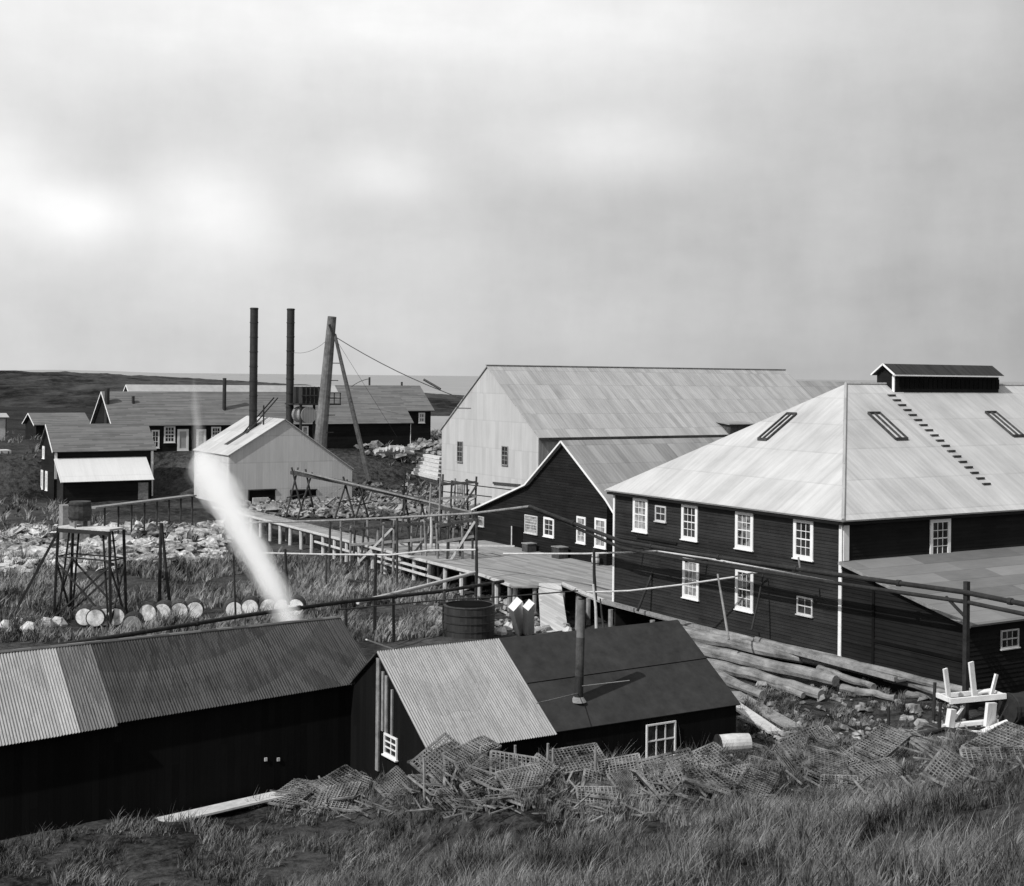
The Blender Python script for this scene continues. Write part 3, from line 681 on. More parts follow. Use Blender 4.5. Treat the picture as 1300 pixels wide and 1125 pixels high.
# elevated tank
tw = thing('elevated_tank', 'square black water tank on a railed platform behind the smokestacks', 'water tank', tuple(at(398, 585, 170)))
a_, b_ = at(377, 514, 170), at(411, 514, 170); z1 = at(377, 491, 170).z
mb = MB(); mb.box(a_.x, b_.x, a_.y - 1.6, a_.y + 1.8, a_.z + .2, z1); mb.build('tank_box', 'tank', tw)
mb = MB()
for i in range(6):
    x = a_.x + .02 + (b_.x - a_.x - .1) * i / 5; mb.box(x, x + .1, a_.y - 1.68, a_.y - 1.605, a_.z + .2, z1 + .05)
mb.box(a_.x - .1, b_.x + .1, a_.y - 1.75, a_.y - 1.69, (a_.z + z1) / 2, (a_.z + z1) / 2 + .12); mb.build('stave_band', 'timber_dk', tw)
mb = MB(); mb.box(a_.x - .6, b_.x + 2.2, a_.y - 2.2, a_.y + 2.2, a_.z, a_.z + .19); mb.build('platform', 'black', tw)
mb = MB()
for x in (b_.x + .5, b_.x + 1.3, b_.x + 2.1): mb.box(x - .05, x + .05, a_.y - 2.2, a_.y - 2.1, a_.z + .19, a_.z + 1.5)
for z_ in (.8, 1.45): mb.box(b_.x + .1, b_.x + 2.2, a_.y - 2.2, a_.y - 2.12, a_.z + z_, a_.z + z_ + .08)
mb.build('railing', 'black', tw)
for x in (a_.x - .2, b_.x + .4):
    for y in (-1.9, 1.9): MB().tube([(x, a_.y + y, ground_z(x, a_.y + y) - .3), (x, a_.y + y, a_.z)], .18, 8).build('leg', 'black', tw)
c_ = at(393, 527, 168.5)
MB().tube([c_, c_ + Vector((0, 3, 0))], 1.0, 20).build('drum', 'roof_mid', tw)

# ------------------------------------------------------------------ long bunkhouses on the terrace
YL, XL0, XL1 = 177.3, 49.8, 92.3
def longhouse(name, label, x0, x1, y0, dep, ze, zr_, zb_, rm, wm):
    o = thing(name, label, 'building', (x0, y0, zb_))
    yr_ = y0 + dep / 2
    wall(o, ('y', y0), [(x0 + .05, zb_), (x1, zb_), (x1, ze), (x0 + .05, ze)], wm, .3, boards=False)
    wall(o, ('Y', y0 + dep), [(x0 + .05, zb_), (x1, zb_), (x1, ze), (x0 + .05, ze)], wm, .3, boards=False)
    wall(o, ('x', x0), [(y0, zb_), (y0 + dep, zb_), (y0 + dep, ze), (yr_, zr_ - .08), (y0, ze)], wm, .3)
    wall(o, ('X', x1), [(y0, zb_), (y0 + dep, zb_), (y0 + dep, ze), (yr_, zr_ - .08), (y0, ze)], wm, .3)
    mb = MB(); e = .4; k = (zr_ - ze) / (dep / 2)
    mb.slab([(x0 - e, y0 - e, ze - e * k), (x1 + e, y0 - e, ze - e * k), (x1 + e, yr_, zr_), (x0 - e, yr_, zr_)], .1)
    mb.slab([(x1 + e, y0 + dep + e, ze - e * k), (x0 - e, y0 + dep + e, ze - e * k), (x0 - e, yr_, zr_), (x1 + e, yr_, zr_)], .1)
    mb.build('roof', rm, o)
    for q in (y0 - e, y0 + dep + e): MB().beam((x0 - e - .04, q, ze - e * k - .1), (x0 - e - .04, yr_, zr_ - .1), .05, .17).build('rake_board', 'trim', o)
    return o
lb = longhouse('long_bunkhouse', 'long dark bunkhouse with a grey shingle roof behind the boiler house', XL0, XL1, YL, 9.4, 6.95, 10.95, 1.8, 'shingle', 'clap_dk')
fl = ('y', YL)
pxwin(lb, fl, 209, 223, 541, 562, nx=3, ny=4, fw=.2, mun=.07, pane='glass')
pxwin(lb, fl, 269, 281, 542, 563, nx=3, ny=4, fw=.2, mun=.07, pane='glass')
pxwin(lb, fl, 193, 203, 546, 569, nx=2, ny=3, fw=.2, mun=.07, pane='glass')
pxwin(lb, fl, 226, 240, 545, 572, nx=1, ny=1, fw=.3, pane='shingle_pale', name='door', label='white door left of the boiler house')
pxwin(lb, fl, 250, 262, 545, 570, nx=1, ny=1, fw=.3, pane='curtain', name='door', label='white door nearest the boiler house')
pxwin(lb, fl, 384, 392, 541, 556, nx=1, ny=2, fw=.2, pane='curtain')
MB().box(XL1 + .02, XL1 + .1, YL - .06, YL + .16, 3, 6.7).build('corner_board', 'trim', lb)
for px, yt, yb, r in ((286, 480, 532, .26), (170, 503, 518, .2), (137, 493, 504, .32)):
    x_, zt = ony(px, yt, YL + (2. if px == 286 else 3.)); zb2 = ony(px, yb, YL + 2.)[1]
    yv = YL + (2. if px == 286 else 3.)
    MB().tube([(x_, yv, 6.8), (x_, yv, zt)], r, 10).build('stovepipe', 'black', lb)
rb_ = longhouse('rear_bunkhouse', 'second long bunkhouse with a pale roof ridge behind the first', 56.5, 102.2, 189.5, 9., 8.3, 11.75, 1., 'shingle_pale', 'clap_dk')
MB().slab([(88., 189.0, 8.02), (102.65, 189.0, 8.02), (102.65, 193.98, 11.84), (88., 193.98, 11.84)], .06).build('roof_shingles', 'shingle', rb_)
pxwin(rb_, ('y', 189.5), 532, 540, 524, 537, nx=2, ny=2, fw=.25, mun=.1, pane='curtain')
for px, yt in ((470, 479), (448, 490), (511, 485)):
    x_, zt = ony(px, yt, 194.5); MB().tube([(x_, 194.5, 10.5), (x_, 194.5, zt)], .16, 8).build('stovepipe', 'black', rb_)
wire([at(447, 491, 196), at(470, 481, 196)], 'short wire between stovepipes of the rear bunkhouse', .05, sag=-.2)

# two storey house at left
YH = 166.
hs = thing('small_house', 'dark two storey house with grey shingle roof and white trim at left', 'house', (39.7, YH, -1.6))
hx0, hx1 = 39.7, 51.4
wall(hs, ('y', YH), [(hx0 + .05, -2.), (hx1, -2.), (hx1, 4.3), (hx0 + .05, 4.3)], 'clap_dk', .3, boards=False)
for k_ in ('x', 'X'): wall(hs, (k_, hx0 if k_ == 'x' else hx1), [(YH, -2), (YH + 6.4, -2), (YH + 6.4, 4.3), (YH + 3.2, 7.05), (YH, 4.3)], 'clap_dk', .3)
wall(hs, ('Y', YH + 6.4), [(hx0 + .05, -2.), (hx1, -2.), (hx1, 4.3), (hx0 + .05, 4.3)], 'clap_dk', .3, boards=False)
mb = MB(); mb.slab([(hx0 - .3, YH - .4, 4.1), (hx1 + .3, YH - .4, 4.1), (hx1 + .3, YH + 3.2, 7.2), (hx0 - .3, YH + 3.2, 7.2)], .1)
mb.slab([(hx1 + .3, YH + 6.8, 4.1), (hx0 - .3, YH + 6.8, 4.1), (hx0 - .3, YH + 3.2, 7.2), (hx1 + .3, YH + 3.2, 7.2)], .1); mb.build('roof', 'shingle', hs)
MB().beam((hx0 - .34, YH - .4, 4.02), (hx0 - .34, YH + 3.2, 7.12), .05, .22).build('rake_board', 'trim', hs)
post_trim(hs, ('y', YH), hx1 - .15, -1.6, 4.0, .3); post_trim(hs, ('y', YH), hx0 + .15, .9, 4., .3)
for s0, z0, z1 in ((YH + 4.6, 3.0, 4.5), (YH + 5.2, -.7, 1.6), (YH + 3., -.7, 1.6)): window(hs, ('x', hx0), s0, s0 + 1.1, z0, z1, 2, 4, .3, 'shingle_pale')
ll = thing('house_lean_to', 'low lean-to shed with a bright pale roof on the front of the small house', 'lean-to', (40., 163, -1.6))
wall(ll, ('y', 163.), [(40.05, -2), (50.3, -2), (50.3, .9), (40.05, .9)], 'clap_dk', .3, boards=False)
wall(ll, ('x', 40.), [(163, -2), (165.9, -2), (165.9, 3.05), (163, .85)], 'clap', .3)
wall(ll, ('X', 50.3), [(163, -2), (165.9, -2), (165.9, 3.05), (163, .85)], 'clap', .3)
MB().slab([(39.7, 162.6, .75), (50.5, 162.6, .75), (50.5, 165.9, 3.3), (39.7, 165.9, 3.3)], .08).build('roof', 'lean_bright', ll)
mb = MB(); fbox(mb, ('y', 163.), 48.7, 49.9, -1.6, .4, .02, .06); mb.build('door', 'timber', ll)
MB().beam((39.65, 162.6, .7), (39.65, 165.9, 3.22), .05, .15).build('rake_board', 'trim', ll)

def hut(name, label, px0, px1, pyr, pye, pyb, D, dep, cat='hut', rm='shingle', wm='clap_dk', wins=()):
    a_, b_ = at(px0, pye, D), at(px1, pye, D); zr_ = at(px0, pyr, D).z; zb_ = at(px0, pyb, D).z
    x0, x1, y0 = a_.x, a_.x + (b_ - a_).length * 1., a_.y
    return longhouse(name, label, x0, x1, y0, dep, a_.z, zr_, min(zb_, ground_z(x0, y0, False)) - .3, rm, wm)
hut('cottage', 'small dark cottage with a grey roof left of the bunkhouse', 47, 112, 525, 538, 556, 205, 7., 'cottage')
c_ = hut('shed', 'tiny white walled shed at the left edge before the headland', -14, 8, 525, 529, 538, 230, 4., 'shed', 'shingle_pale', 'trim_grey')
a_ = at(0, 602, 172)
o = thing('storage_crate', 'big pale board crate at the left edge by the small house', 'crate', tuple(a_))
MB().box(a_.x - 3, a_.x + 1.4, a_.y, a_.y + 2.5, ground_z(a_.x, a_.y) - .4, at(0, 572, 172).z).build('crate_box', 'trim_grey', o)
for i in range(6): MB().box(a_.x - 3 + i * .8, a_.x - 2.9 + i * .8, a_.y - .06, a_.y - .003, ground_z(a_.x, a_.y) - .2, at(0, 573, 172).z).build('batten', 'timber_dk', o)

# ------------------------------------------------------------------ near sheds
def corr(mb, x0, x1, ya, za, yb, zb, pitch=.1, amp=.02, za1=None, zb1=None, t=.02):
    n = int((x1 - x0) / pitch * 6); rows = 2
    za1 = za if za1 is None else za1; zb1 = zb if zb1 is None else zb1
    L_ = math.hypot(yb - ya, zb - za); ny, nz = -(zb - za) / L_, (yb - ya) / L_
    vs, fs = [], []
    for i in range(n + 1):
        s = i / n; x = x0 + (x1 - x0) * s; h = amp * math.sin(2 * math.pi * x / pitch)
        for q in (0, 1):
            vs.append((x, ya + ny * (h - q * t), za + (za1 - za) * s + nz * (h - q * t))); vs.append((x, yb + ny * (h - q * t), zb + (zb1 - zb) * s + nz * (h - q * t)))
    for i in range(n):
        q = 4 * i; fs += [(q, q + 4, q + 5, q + 1), (q + 2, q + 3, q + 7, q + 6), (q, q + 2, q + 6, q + 4)]
    return mb.add(vs, fs)
ls = thing('long_near_shed', 'long black shed with patched corrugated roof in the lower left', 'shed', (14, 47, -1.6))
LX0, LX1, LY, LR, LB = 2., 22.75, 46.75, 49.9, 53.
ez = lambda x: 1.55 + (x - 9.5) * .043
rzl = lambda x: 3.76 + (x - 9.5) * .012
def lsec(x0, x1, m, dy=0., ly=0.):
    mb = MB(); y0_ = LY - .25 - dy; k = (rzl(x0) - ez(x0)) / (LR - LY)
    corr(mb, x0, x1, y0_, ez(x0) - dy * k + ly, LR, rzl(x0) + ly, za1=ez(x1) - dy * k + ly, zb1=rzl(x1) + ly)
    return mb.build('roof_iron', m, ls)
xa = ony(99, 922, LY)[0]; xb = ony(147, 918, LY)[0]
lsec(LX0, xa - .6, 'shed_lt', .12, .01)['label'] = 'pale galvanised sheets at the left end'
lsec(xa - .6, xa, 'shed_hi', .12, .012)
lsec(xa, xb, 'shed_md', .12, .014); lsec(xb, LX1 + .25, 'shed_dk')
mb = MB(); mb.slab([(LX1 + .2, LB, ez(LX1)), (LX0, LB, ez(LX0)), (LX0, LR, rzl(LX0) - .0), (LX1 + .2, LR, rzl(LX1) - .0)], .06); mb.build('rear_roof', 'shed_dk', ls)
MB().tube([(LX0, LR, rzl(LX0) + .02), (LX1 + .2, LR, rzl(LX1) + .02)], .07, 8).build('ridge_cap', 'shed_md', ls)
wall(ls, ('y', LY), [(LX0, -2.6), (LX1, -2.6), (LX1, ez(LX1) - .08), (LX0, ez(LX0) - .08)], 'shed_wall', boards=False)
wall(ls, ('X', LX1), [(LY + .13, -2.3), (LB - .1, -2.3), (LB - .1, ez(LX1) - .1), (LR, rzl(LX1) - .12), (LY + .13, ez(LX1) - .1)], 'shed_wall', boards=False)
wall(ls, ('Y', LB - .1), [(LX0, -2.3), (LX1, -2.3), (LX1, ez(LX1) - .1), (LX0, ez(LX0) - .1)], 'shed_wall', boards=False)
for px, py in ((338, 964), (354, 964)):
    x, z = ony(px, py, LY); MB().box(x - .05, x + .05, LY - .05, LY - .003, z - .06, z + .06).build('latch', 'trim_grey', ls)

rs = thing('near_shed', 'black shed with half corrugated and half tarred roof and a stovepipe in the foreground', 'shed', (28, 42, -1.2))
RX0, RX1, RY, RR, RB = 22.9 - .9, 35.3, 40.6, 44.4, 47.8
ze_, zr2 = 1.0, 3.66
re = lambda y: ze_ + (y - (RY - .15)) * (zr2 - ze_) / (RR - RY + .15)
mb = MB(); corr(mb, RX0 - .15, 26.95, RY - .2, re(RY - .2) + .01, RR, re(RR) + .01); mb.build('roof_iron', 'shed_lt', rs)['label'] = 'pale corrugated half of the roof'
mb = MB(); mb.slab([(26.95, RY - .1, re(RY - .1)), (RX1 + .15, RY - .1, re(RY - .1)), (RX1 + .15, RR, re(RR)), (26.95, RR, re(RR))], .05)
ro = mb.build('roof_felt', 'shore_tar', rs); ro['label'] = 'dark tar papered half of the roof'
mb = MB(); mb.beam((27., 42.45, re(42.45) + .01), (RX1 + .1, 42.55, re(42.55) + .01), .03, .025); mb.build('roof_seam', 'void', ro)
mb = MB(); mb.slab([(RX1 + .15, RB, 1.3), (RX0 - .15, RB, 1.3), (RX0 - .15, RR, re(RR)), (RX1 + .15, RR, re(RR))], .05); mb.build('rear_roof', 'shed_dk', rs)
wall(rs, ('y', RY), [(RX0, -2.), (RX1, -2.), (RX1, re(RY) - .07), (RX0, re(RY) - .07)], 'shed_wall', boards=False)
for k_, x_ in (('x', RX0), ('X', RX1)):
    wall(rs, (k_, x_), [(RY + .13, -2.2), (RB - .1, -2.2), (RB - .1, 1.25), (RR, re(RR) - .1), (RY + .13, re(RY + .13) - .09)], 'shed_wall', boards=False)
wall(rs, ('Y', RB - .1), [(RX0, -2.2), (RX1, -2.2), (RX1, 1.2), (RX0, 1.2)], 'shed_wall', boards=False)
mb = MB()
for yy, hh, w_ in ((44.35, 3.4, .22), (44.0, 3.0, .14), (43.72, 2.9, .16), (43.3, 2.5, .1)): mb.box(RX0 - .06, RX0 - .003, yy, yy + w_, -.6 if yy > 44 else .9, hh)
mb.build('end_board', 'timber', rs)
(y1_, z1_), (y0_, z0_) = onx(491, 926, RX0), onx(507, 965, RX0)
window(rs, ('x', RX0), y0_, y1_, z0_, z1_ - .1, 2, 3, .07, 'glass', mun=.045, rail=False, label='six paned window in the end wall')
(x0_, z1_), (x1_, z0_) = ony(820, 920, RY), ony(857, 957, RY)
o = window(rs, ('y', RY), x0_, x1_, z0_, z1_, 3, 2, .06, 'glass', mun=.05, rail=False, label='white framed window in the long front wall')
# stovepipe through the roof
x_, z_ = ony(735, 908, 41.55)
sp = thing('stovepipe', 'tall rusty stovepipe standing on the near shed roof', 'stovepipe', (x_, 41.55, re(41.55)))
zt = ony(739, 762, 41.55)[1]; zs = [re(41.55) - .15, 2.6, 4.0, zt]
for i in range(3):
    MB().tube([(x_ + .03 * i, 41.55, zs[i]), (x_ + .03 * (i + 1), 41.55, zs[i + 1] + .03)], .165 - .005 * i, 16).build('pipe_section', ['black', 'timber_dk', 'mast'][i], sp, smooth=False)
MB().tube([(x_, 41.55, zs[0] + .1), (x_, 41.55, zs[0] + .28)], [.3, .18], 14).build('flashing', 'timber', sp)
MB().tube([(x_ + .1, 41.55, zt - .05), (x_ + .1, 41.55, zt + .04)], .14, 12).build('pipe_mouth', 'void', sp)
wire([(x_, 41.55, 2.0), at(682, 893, 44.6)], 'short stay wire on the roof left of the stovepipe', .018, 'timber')
wire([at(740, 871, 45.0), at(800, 864, 45.6)], 'short light stay wire on the roof right of the stovepipe', .015, 'timber')

# ------------------------------------------------------------------ posts, pipes, rails
def pipe(name, pts, r, m, label, cat='pipe', joints=True, posts=(), pm='timber_dk'):
    o = thing(name, label, cat, tuple(pts[0]))
    MB().tube(pts, r, 10).build('pipe_run', m, o, smooth=False)
    if joints:
        mb = MB()
        for i in range(len(pts) - 1):
            p, q = Vector(pts[i]), Vector(pts[i + 1]); n = max(1, int((q - p).length / 5))
            for k in range(n):
                c = p.lerp(q, (k + .5) / n); d = (q - p).normalized(); mb.tube([c - d * .1, c + d * .1], r * 1.35, 10)
        mb.build('coupling', m, o)
    for p in posts:
        p = Vector(p); gz = ground_z(p.x, p.y) - .3
        MB().tube([(p.x + rr(-.1, .1), p.y, gz), (p.x, p.y, p.z)], .09, 7).build('post', pm, o)
    return o

pipe('black_pipeline', [at(-60, 838, 55), at(60, 822, 57), at(180, 803, 61), at(315, 781, 67), at(440, 764, 74), at(560, 751, 80), at(640, 738, 84)], .10, 'tar',
     'long black pipeline passing just behind the long near shed', posts=[at(440, 765, 74), at(565, 751, 80), at(627, 740, 83)])
pipe('pale_pole_rail', [at(455, 765, 76), at(540, 744, 82), at(604, 727, 88)], .11, 'timber_lt', 'pale slanting pole from the reeds up to the boardwalk', 'pole', False, [at(500, 754, 79)])
def ptx(px, py, X): y, z = onx(px, py, X); return V_((X, y, z))
PX = 47.1
pb = [ptx(1345, 776, PX), ptx(1226, 752, PX), ptx(1066, 730, PX), ptx(869, 701, PX), ptx(789, 687, PX), at(673, 643, 86)]
o = pipe('twin_pipeline', pb, .11, 'tar', 'pair of thick black pipes crossing in front of the hall corner', posts=[])
MB().tube([p + V_((.1, 0, -.42)) for p in pb[:5]] + [pb[5] + V_((.2, 0, -.12))], .09, 10).build('pipe_run', 'tar', o)
MB().beam((PX + .1, pb[1].y, -1.2), (PX + .1, pb[1].y, pb[1].z + .45), .2, .2).build('post', 'tar', o)
MB().beam((PX + .1, pb[1].y, pb[1].z - 1.1), (PX + .1, pb[1].y + 1.1, pb[1].z - .35), .1, .1).build('bracket', 'tar', o)
for p in (pb[3], pb[4]): MB().tube([(PX + .1, p.y, p.z - .5), (48.7, p.y, p.z - .5)], .05, 6).build('bracket', 'tar', o)
MB().tube([(PX, 49.6, 4.2), (PX - .1, 49.65, 4.9)], .05, 6).build('bracket', 'timber', o)
pipe('hillside_rail', [at(673, 643, 86), at(600, 652, 92), at(505, 657, 98), at(420, 661, 104), at(300, 664, 112)], .08, 'timber', 'grey pole rail on tall thin posts across the yard behind the walkway', 'rail', False, [at(420, 661, 104), at(505, 658, 98), at(606, 652, 92)])
px_ = 47.6
pipe('light_pipe', [at(325, 702, 100), at(418, 704, 98), at(497, 704.5, 94), at(546, 699, 92), at(608, 698, 90)], .065, 'timber_lt', 'thin pale pipe on posts left of the boardwalk', 'pipe', False,
     [at(363, 703, 99), at(415, 704, 98), at(467, 704, 96), at(478, 704, 82)])
pipe('wall_pipe', [at(640, 703, 88), at(745, 703, 84), ptx(835, 700, px_), ptx(900, 709, px_), ptx(1066, 740, px_), ptx(1128, 750, px_)], .055, 'timber_lt', 'thin pale pipe running along the hall wall below the black pipes', 'pipe', False, [])
def pole(px0, py0, px1, py1, D, r, m, label, D1=None, cat='pole', name='pole'):
    p, q = at(px1, py1, D1 or D), at(px0, py0, D)
    o = MB().tube([p, p.lerp(q, .5) + V_((rr(-.05, .05), rr(-.05, .05), 0)), q], [r * 1.15, r, r * .85], 8).build(name, m); return tag(o, label, cat)
pole(606, 694, 605, 757, 84, .09, 'tar', 'dark upright pole rising beside the boardwalk left of the ramp')
pole(755, 697, 757, 762, 78, .09, 'tar', 'dark upright pole at the edge of the wide deck')
pole(754, 742, 758, 800, 70, .07, 'timber_lt', 'pale rough pole behind the near shed right of the ramp')
pole(763, 760, 768, 802, 69, .05, 'timber_dk', 'thin dark stick beside the pale rough pole')
pole(838, 702, 810, 776, 80, .07, 'tar', 'black diagonal bar standing in for a pipe support shadow on the hall wall', 79)  # solid bar shaped as the cast shadow of the pipe support
pole(912, 729, 926, 812, 69.5, .06, 'timber', 'slim grey pole leaning on the hall between two lower windows', 68)
pole(970, 728, 955, 800, 71, .05, 'tar', 'thin dark prop beside the lower right hall window', 70)
pole(205, 664, 203, 775, 88, .11, 'tar', 'black pole standing behind the barrels, left of a pair')
pole(206, 664, 218, 780, 86, .10, 'tar', 'black leaning pole behind the barrels, right of a pair')
pole(297, 700, 300, 782, 84, .06, 'tar', 'thin black pole amid the steam above the barrels')
pole(363, 697, 367, 768, 84, .09, 'tar', 'black pole standing over the right end of the barrel row')
pole(478, 706, 476, 800, 78, .07, 'tar', 'dark pole standing in the reeds below the walkway')
pole(515, 600, 513, 658, 130, .1, 'tar', 'dark upright pole amid scrap behind the trestle')
pole(548, 654, 548, 696, 100, .1, 'timber_lt', 'white painted upright pole beside the timber racks')
wire([at(745, 752, 77), at(800, 750, 76), at(869, 742, 73), at(930, 733, 72), at(969, 725, 71)], 'pale hose strung from the deck to the hall wall', .05, 'timber_lt', name='hose', cat='hose')
wire([at(430, 774, 73), at(560, 762, 74), at(650, 757, 74), at(735, 750, 74)], 'thin dark cable passing over the black tank', .04, 'tar', name='cable', cat='cable')
wire([at(562, 610, 128), at(600, 616, 124), at(650, 622, 122)], 'upper dark cable in front of the warehouse wall', .05, 'tar', name='cable', cat='cable')
wire([at(562, 624, 128), at(600, 628, 124), at(625, 631, 122)], 'lower dark cable in front of the warehouse wall', .05, 'tar', name='cable', cat='cable')

# inclined flume on trestles
fl_ = [at(362, 598, 142), at(372, 600, 142), at(440, 613, 134), at(530, 634, 122), at(600, 655, 114)]
fo = thing('inclined_flume', 'long narrow trough sloping on crossed pole trestles before the boiler house', 'flume', tuple(fl_[0]))
for i in range(1, len(fl_) - 1): MB().beam(fl_[i], fl_[i + 1], .5, .35).build('trough', 'timber_dk', fo)
MB().beam(fl_[1] + V_((0, -.4, .3)), fl_[4] + V_((0, -.4, .3)), .12, .12).build('handrail', 'timber', fo)
for i, t_ in enumerate((.02, .10, .33, .42, .62, .70, .9)):
    k = t_ * 3; j = min(int(k), 2); p = fl_[1 + j].lerp(fl_[2 + j], k - j); gz = ground_z(p.x, p.y) - .3
    for s_ in (-1, 1):
        MB().tube([(p.x + s_ * rr(.7, 1.2), p.y + rr(-.4, .4), gz), (p.x - s_ * rr(.1, .5), p.y + rr(-.2, .2), p.z + rr(.1, .7))], .10, 6).build('leg', 'timber_dk', fo)
    MB().beam((p.x - .9, p.y, (p.z + gz) / 2), (p.x + .9, p.y, (p.z + gz) / 2 + .3), .1).build('cross_brace', 'timber_dk', fo)
# timber racks between walkway and store
rkp = [((500, 668), (555, 662), 104, 'dark timber rack left of the white painted pole'), ((555, 668), (602, 660), 102, 'dark timber rack with slanting braces right of the white painted pole'),
       ((445, 672), (498, 668), 108, 'low timber rack of pale rails beside the narrow walkway'), ((560, 615), (606, 612), 118, 'tall thin pole rack in front of the warehouse corner')]
for (a2, b2, D2, lab) in rkp:
    p, q = at(a2[0], a2[1], D2), at(b2[0], b2[1], D2); o = thing('timber_rack', lab, 'rack', (p.x, p.y, ground_z(p.x, p.y)), 'timber racks by the walkway')
    n = 4
    for i in range(n):
        c = p.lerp(q, i / (n - 1)); gz = max(ground_z(c.x, c.y), -1.2) - .3
        for dy in (0, 1.7):
            MB().tube([(c.x + rr(-.3, .3), c.y + dy, gz), (c.x + rr(-.1, .1), c.y + dy, c.z + rr(0, .7))], .1, 6).build('post', 'timber_dk' if i % 2 else 'timber', o)
        MB().beam((c.x, c.y - .2, c.z - .1), (c.x, c.y + 1.9, c.z), .13).build('crossbar', 'timber_dk', o)
    for z_ in (0, -1.2): MB().beam(p + V_((0, -.1, z_)), q + V_((0, -.1, z_)), .13, .2).build('rail', 'timber' if z_ else 'timber_dk', o)
    MB().beam((p.x, p.y - .2, ground_z(p.x, p.y)), q + V_((0, -.2, -.1)), .12, .16).build('brace', 'timber_lt' if 'slant' in lab or 'pale' in lab else 'timber_dk', o)

# trestle platform with cask at left
pc = at(75, 668, 84); qc = at(140, 668, 82.5); pz = pc.z
pf = thing('trestle_platform', 'tall black braced trestle with a pale plank top at left', 'trestle', (pc.x, pc.y, ground_z(pc.x, pc.y)))
mb = MB(); dd_ = (qc - pc); dd_.z = 0; dn = V_((-dd_.y, dd_.x, 0)).normalized() * 1.3
A = [pc, pc + dd_, pc + dd_ + dn, pc + dn]
mb.slab([V_((p.x, p.y, pz)) for p in A], .12); mb.build('platform_top', 'timber_lt', pf)
MB().beam(V_((A[0].x, A[0].y, pz - .25)), V_((A[1].x, A[1].y, pz - .25)), .12, .22).build('beam', 'tar', pf)
ft = []
for i, p in enumerate(A):
    c = (A[0] + A[2]) / 2; out = (p - c) * .12; b = V_((p.x + out.x, p.y + out.y, ground_z(p.x, p.y) - .3)); ft.append(b)
    MB().beam(V_((p.x, p.y, pz - .12)), b, .15, .15).build('leg', 'tar', pf)
    MB().beam(V_((p.x, p.y, pz - .12)) + (c - p) * .35, b + (c - p) * .1, .1, .1).build('leg', 'tar', pf)
for i in range(4):
    j = (i + 1) % 4; T = lambda k, s: V_((A[k].x, A[k].y, pz)).lerp(ft[k], s)
    MB().beam(T(i, .35), T(j, .9), .09).build('brace', 'tar', pf); MB().beam(T(j, .35), T(i, .9), .09).build('brace', 'tar', pf)
    MB().beam(T(i, .3), T(j, .3), .08).build('brace', 'tar', pf)
MB().beam(V_((A[0].x, A[0].y, pz - .3)), V_((A[0].x - 2.6, A[0].y + .8, -1.6)), .16).build('prop', 'tar', pf)
c = (A[0] * .72 + A[1] * .28 + A[2] * 0 + dn * .5); cz = pz
ck = thing('wooden_cask', 'dark upright cask standing on the trestle platform', 'cask', (c.x, c.y, cz + .35))
MB().tube([(c.x, c.y, cz + .35), (c.x, c.y, cz + .9), (c.x, c.y, cz + 1.5)], [.62, .7, .64], 16).build('staves', 'timber_dk', ck)
for z_ in (.5, 1.3): MB().tube([(c.x, c.y, cz + z_), (c.x, c.y, cz + z_ + .08)], .7, 16).build('hoop', 'black', ck)
for s_ in (-.4, .4): MB().beam((c.x + s_, c.y - .6, cz + .17), (c.x + s_, c.y + .6, cz + .17), .14, .34).build('foot', 'timber', ck)
bp = [at(85, 655, 122), at(116, 645, 122), at(245, 629, 138)]
o = thing('plank_footpath', 'narrow raised plank footpath running from the house to the boiler house', 'footpath', tuple(bp[1]))
MB().beam(bp[1], bp[2], 1.0, .14).build('plank_deck', 'timber', o)
for i in range(9):
    c = bp[1].lerp(bp[2], i / 8); MB().beam((c.x, c.y, c.z), (c.x, c.y, ground_z(c.x, c.y) - .3), .14).build('post', 'timber_dk', o)
o = tag(MB().box(bp[0].x - .3, bp[0].x + 2.2, bp[0].y, bp[0].y + 1.4, ground_z(*bp[0].xy) - .2, bp[0].z + .9).build('wooden_bin', 'timber'), 'grey board bin behind the trestle platform', 'bin')

# ------------------------------------------------------------------ barrels lying on their sides, ends to the camera
def barrel(loc, r, L_, yaw, label, grp, endm='barrel_end', bodym='timber_dk'):
    o = thing('barrel', label, 'barrel', tuple(loc), grp)
    d = V_((math.sin(yaw), math.cos(yaw), 0)); c = V_(loc) + V_((0, 0, r))
    MB().tube([c - d * L_ / 2, c - d * L_ / 4, c, c + d * L_ / 4, c + d * L_ / 2], [r * .88, r * .97, r, r * .97, r * .88], 18).build('staves', bodym, o)
    MB().tube([c - d * (L_ / 2 - .02), c - d * (L_ / 2 + .012)], r * .80, 18).build('head', endm, o)
    mb = MB()
    for s_ in (-.47, -.28, .28, .47): mb.tube([c + d * (L_ * s_ - .03), c + d * (L_ * s_ + .03)], r * (.905 if abs(s_) > .4 else .965), 18)
    mb.build('hoops', 'black', o); return o
yawv = math.atan2(.38, .93)
bx = [(110, 776), (123, 776), (136, 775), (148, 775), (190, 771), (209, 770), (228, 769), (247, 768)]
for i, (px, py) in enumerate(bx):
    p = G(px, py + 10, -1.3); p.z = ground_z(p.x, p.y) + .02
    barrel(p, .62, 1.3, yawv + rr(-.12, .12), 'white ended barrel, %s from left in the row behind the long shed' % ORD[i], 'white ended barrels left of the steam')
p = G(170, 790, -1.15); p.z = ground_z(p.x, p.y)
barrel(p, .62, 1.3, yawv, 'large black barrel with a dull grey end in front of the white ended row', None, 'roof_mid', 'tar')
for i, px in enumerate((297, 319, 341, 359, 377)):
    p = G(px, 775, -1.3); p.z = ground_z(p.x, p.y) + .02
    barrel(p, .62, 1.3, yawv + rr(-.12, .12), 'white ended barrel, %s from left of the five beside the steam' % ORD[i], 'white ended barrels beside the steam')
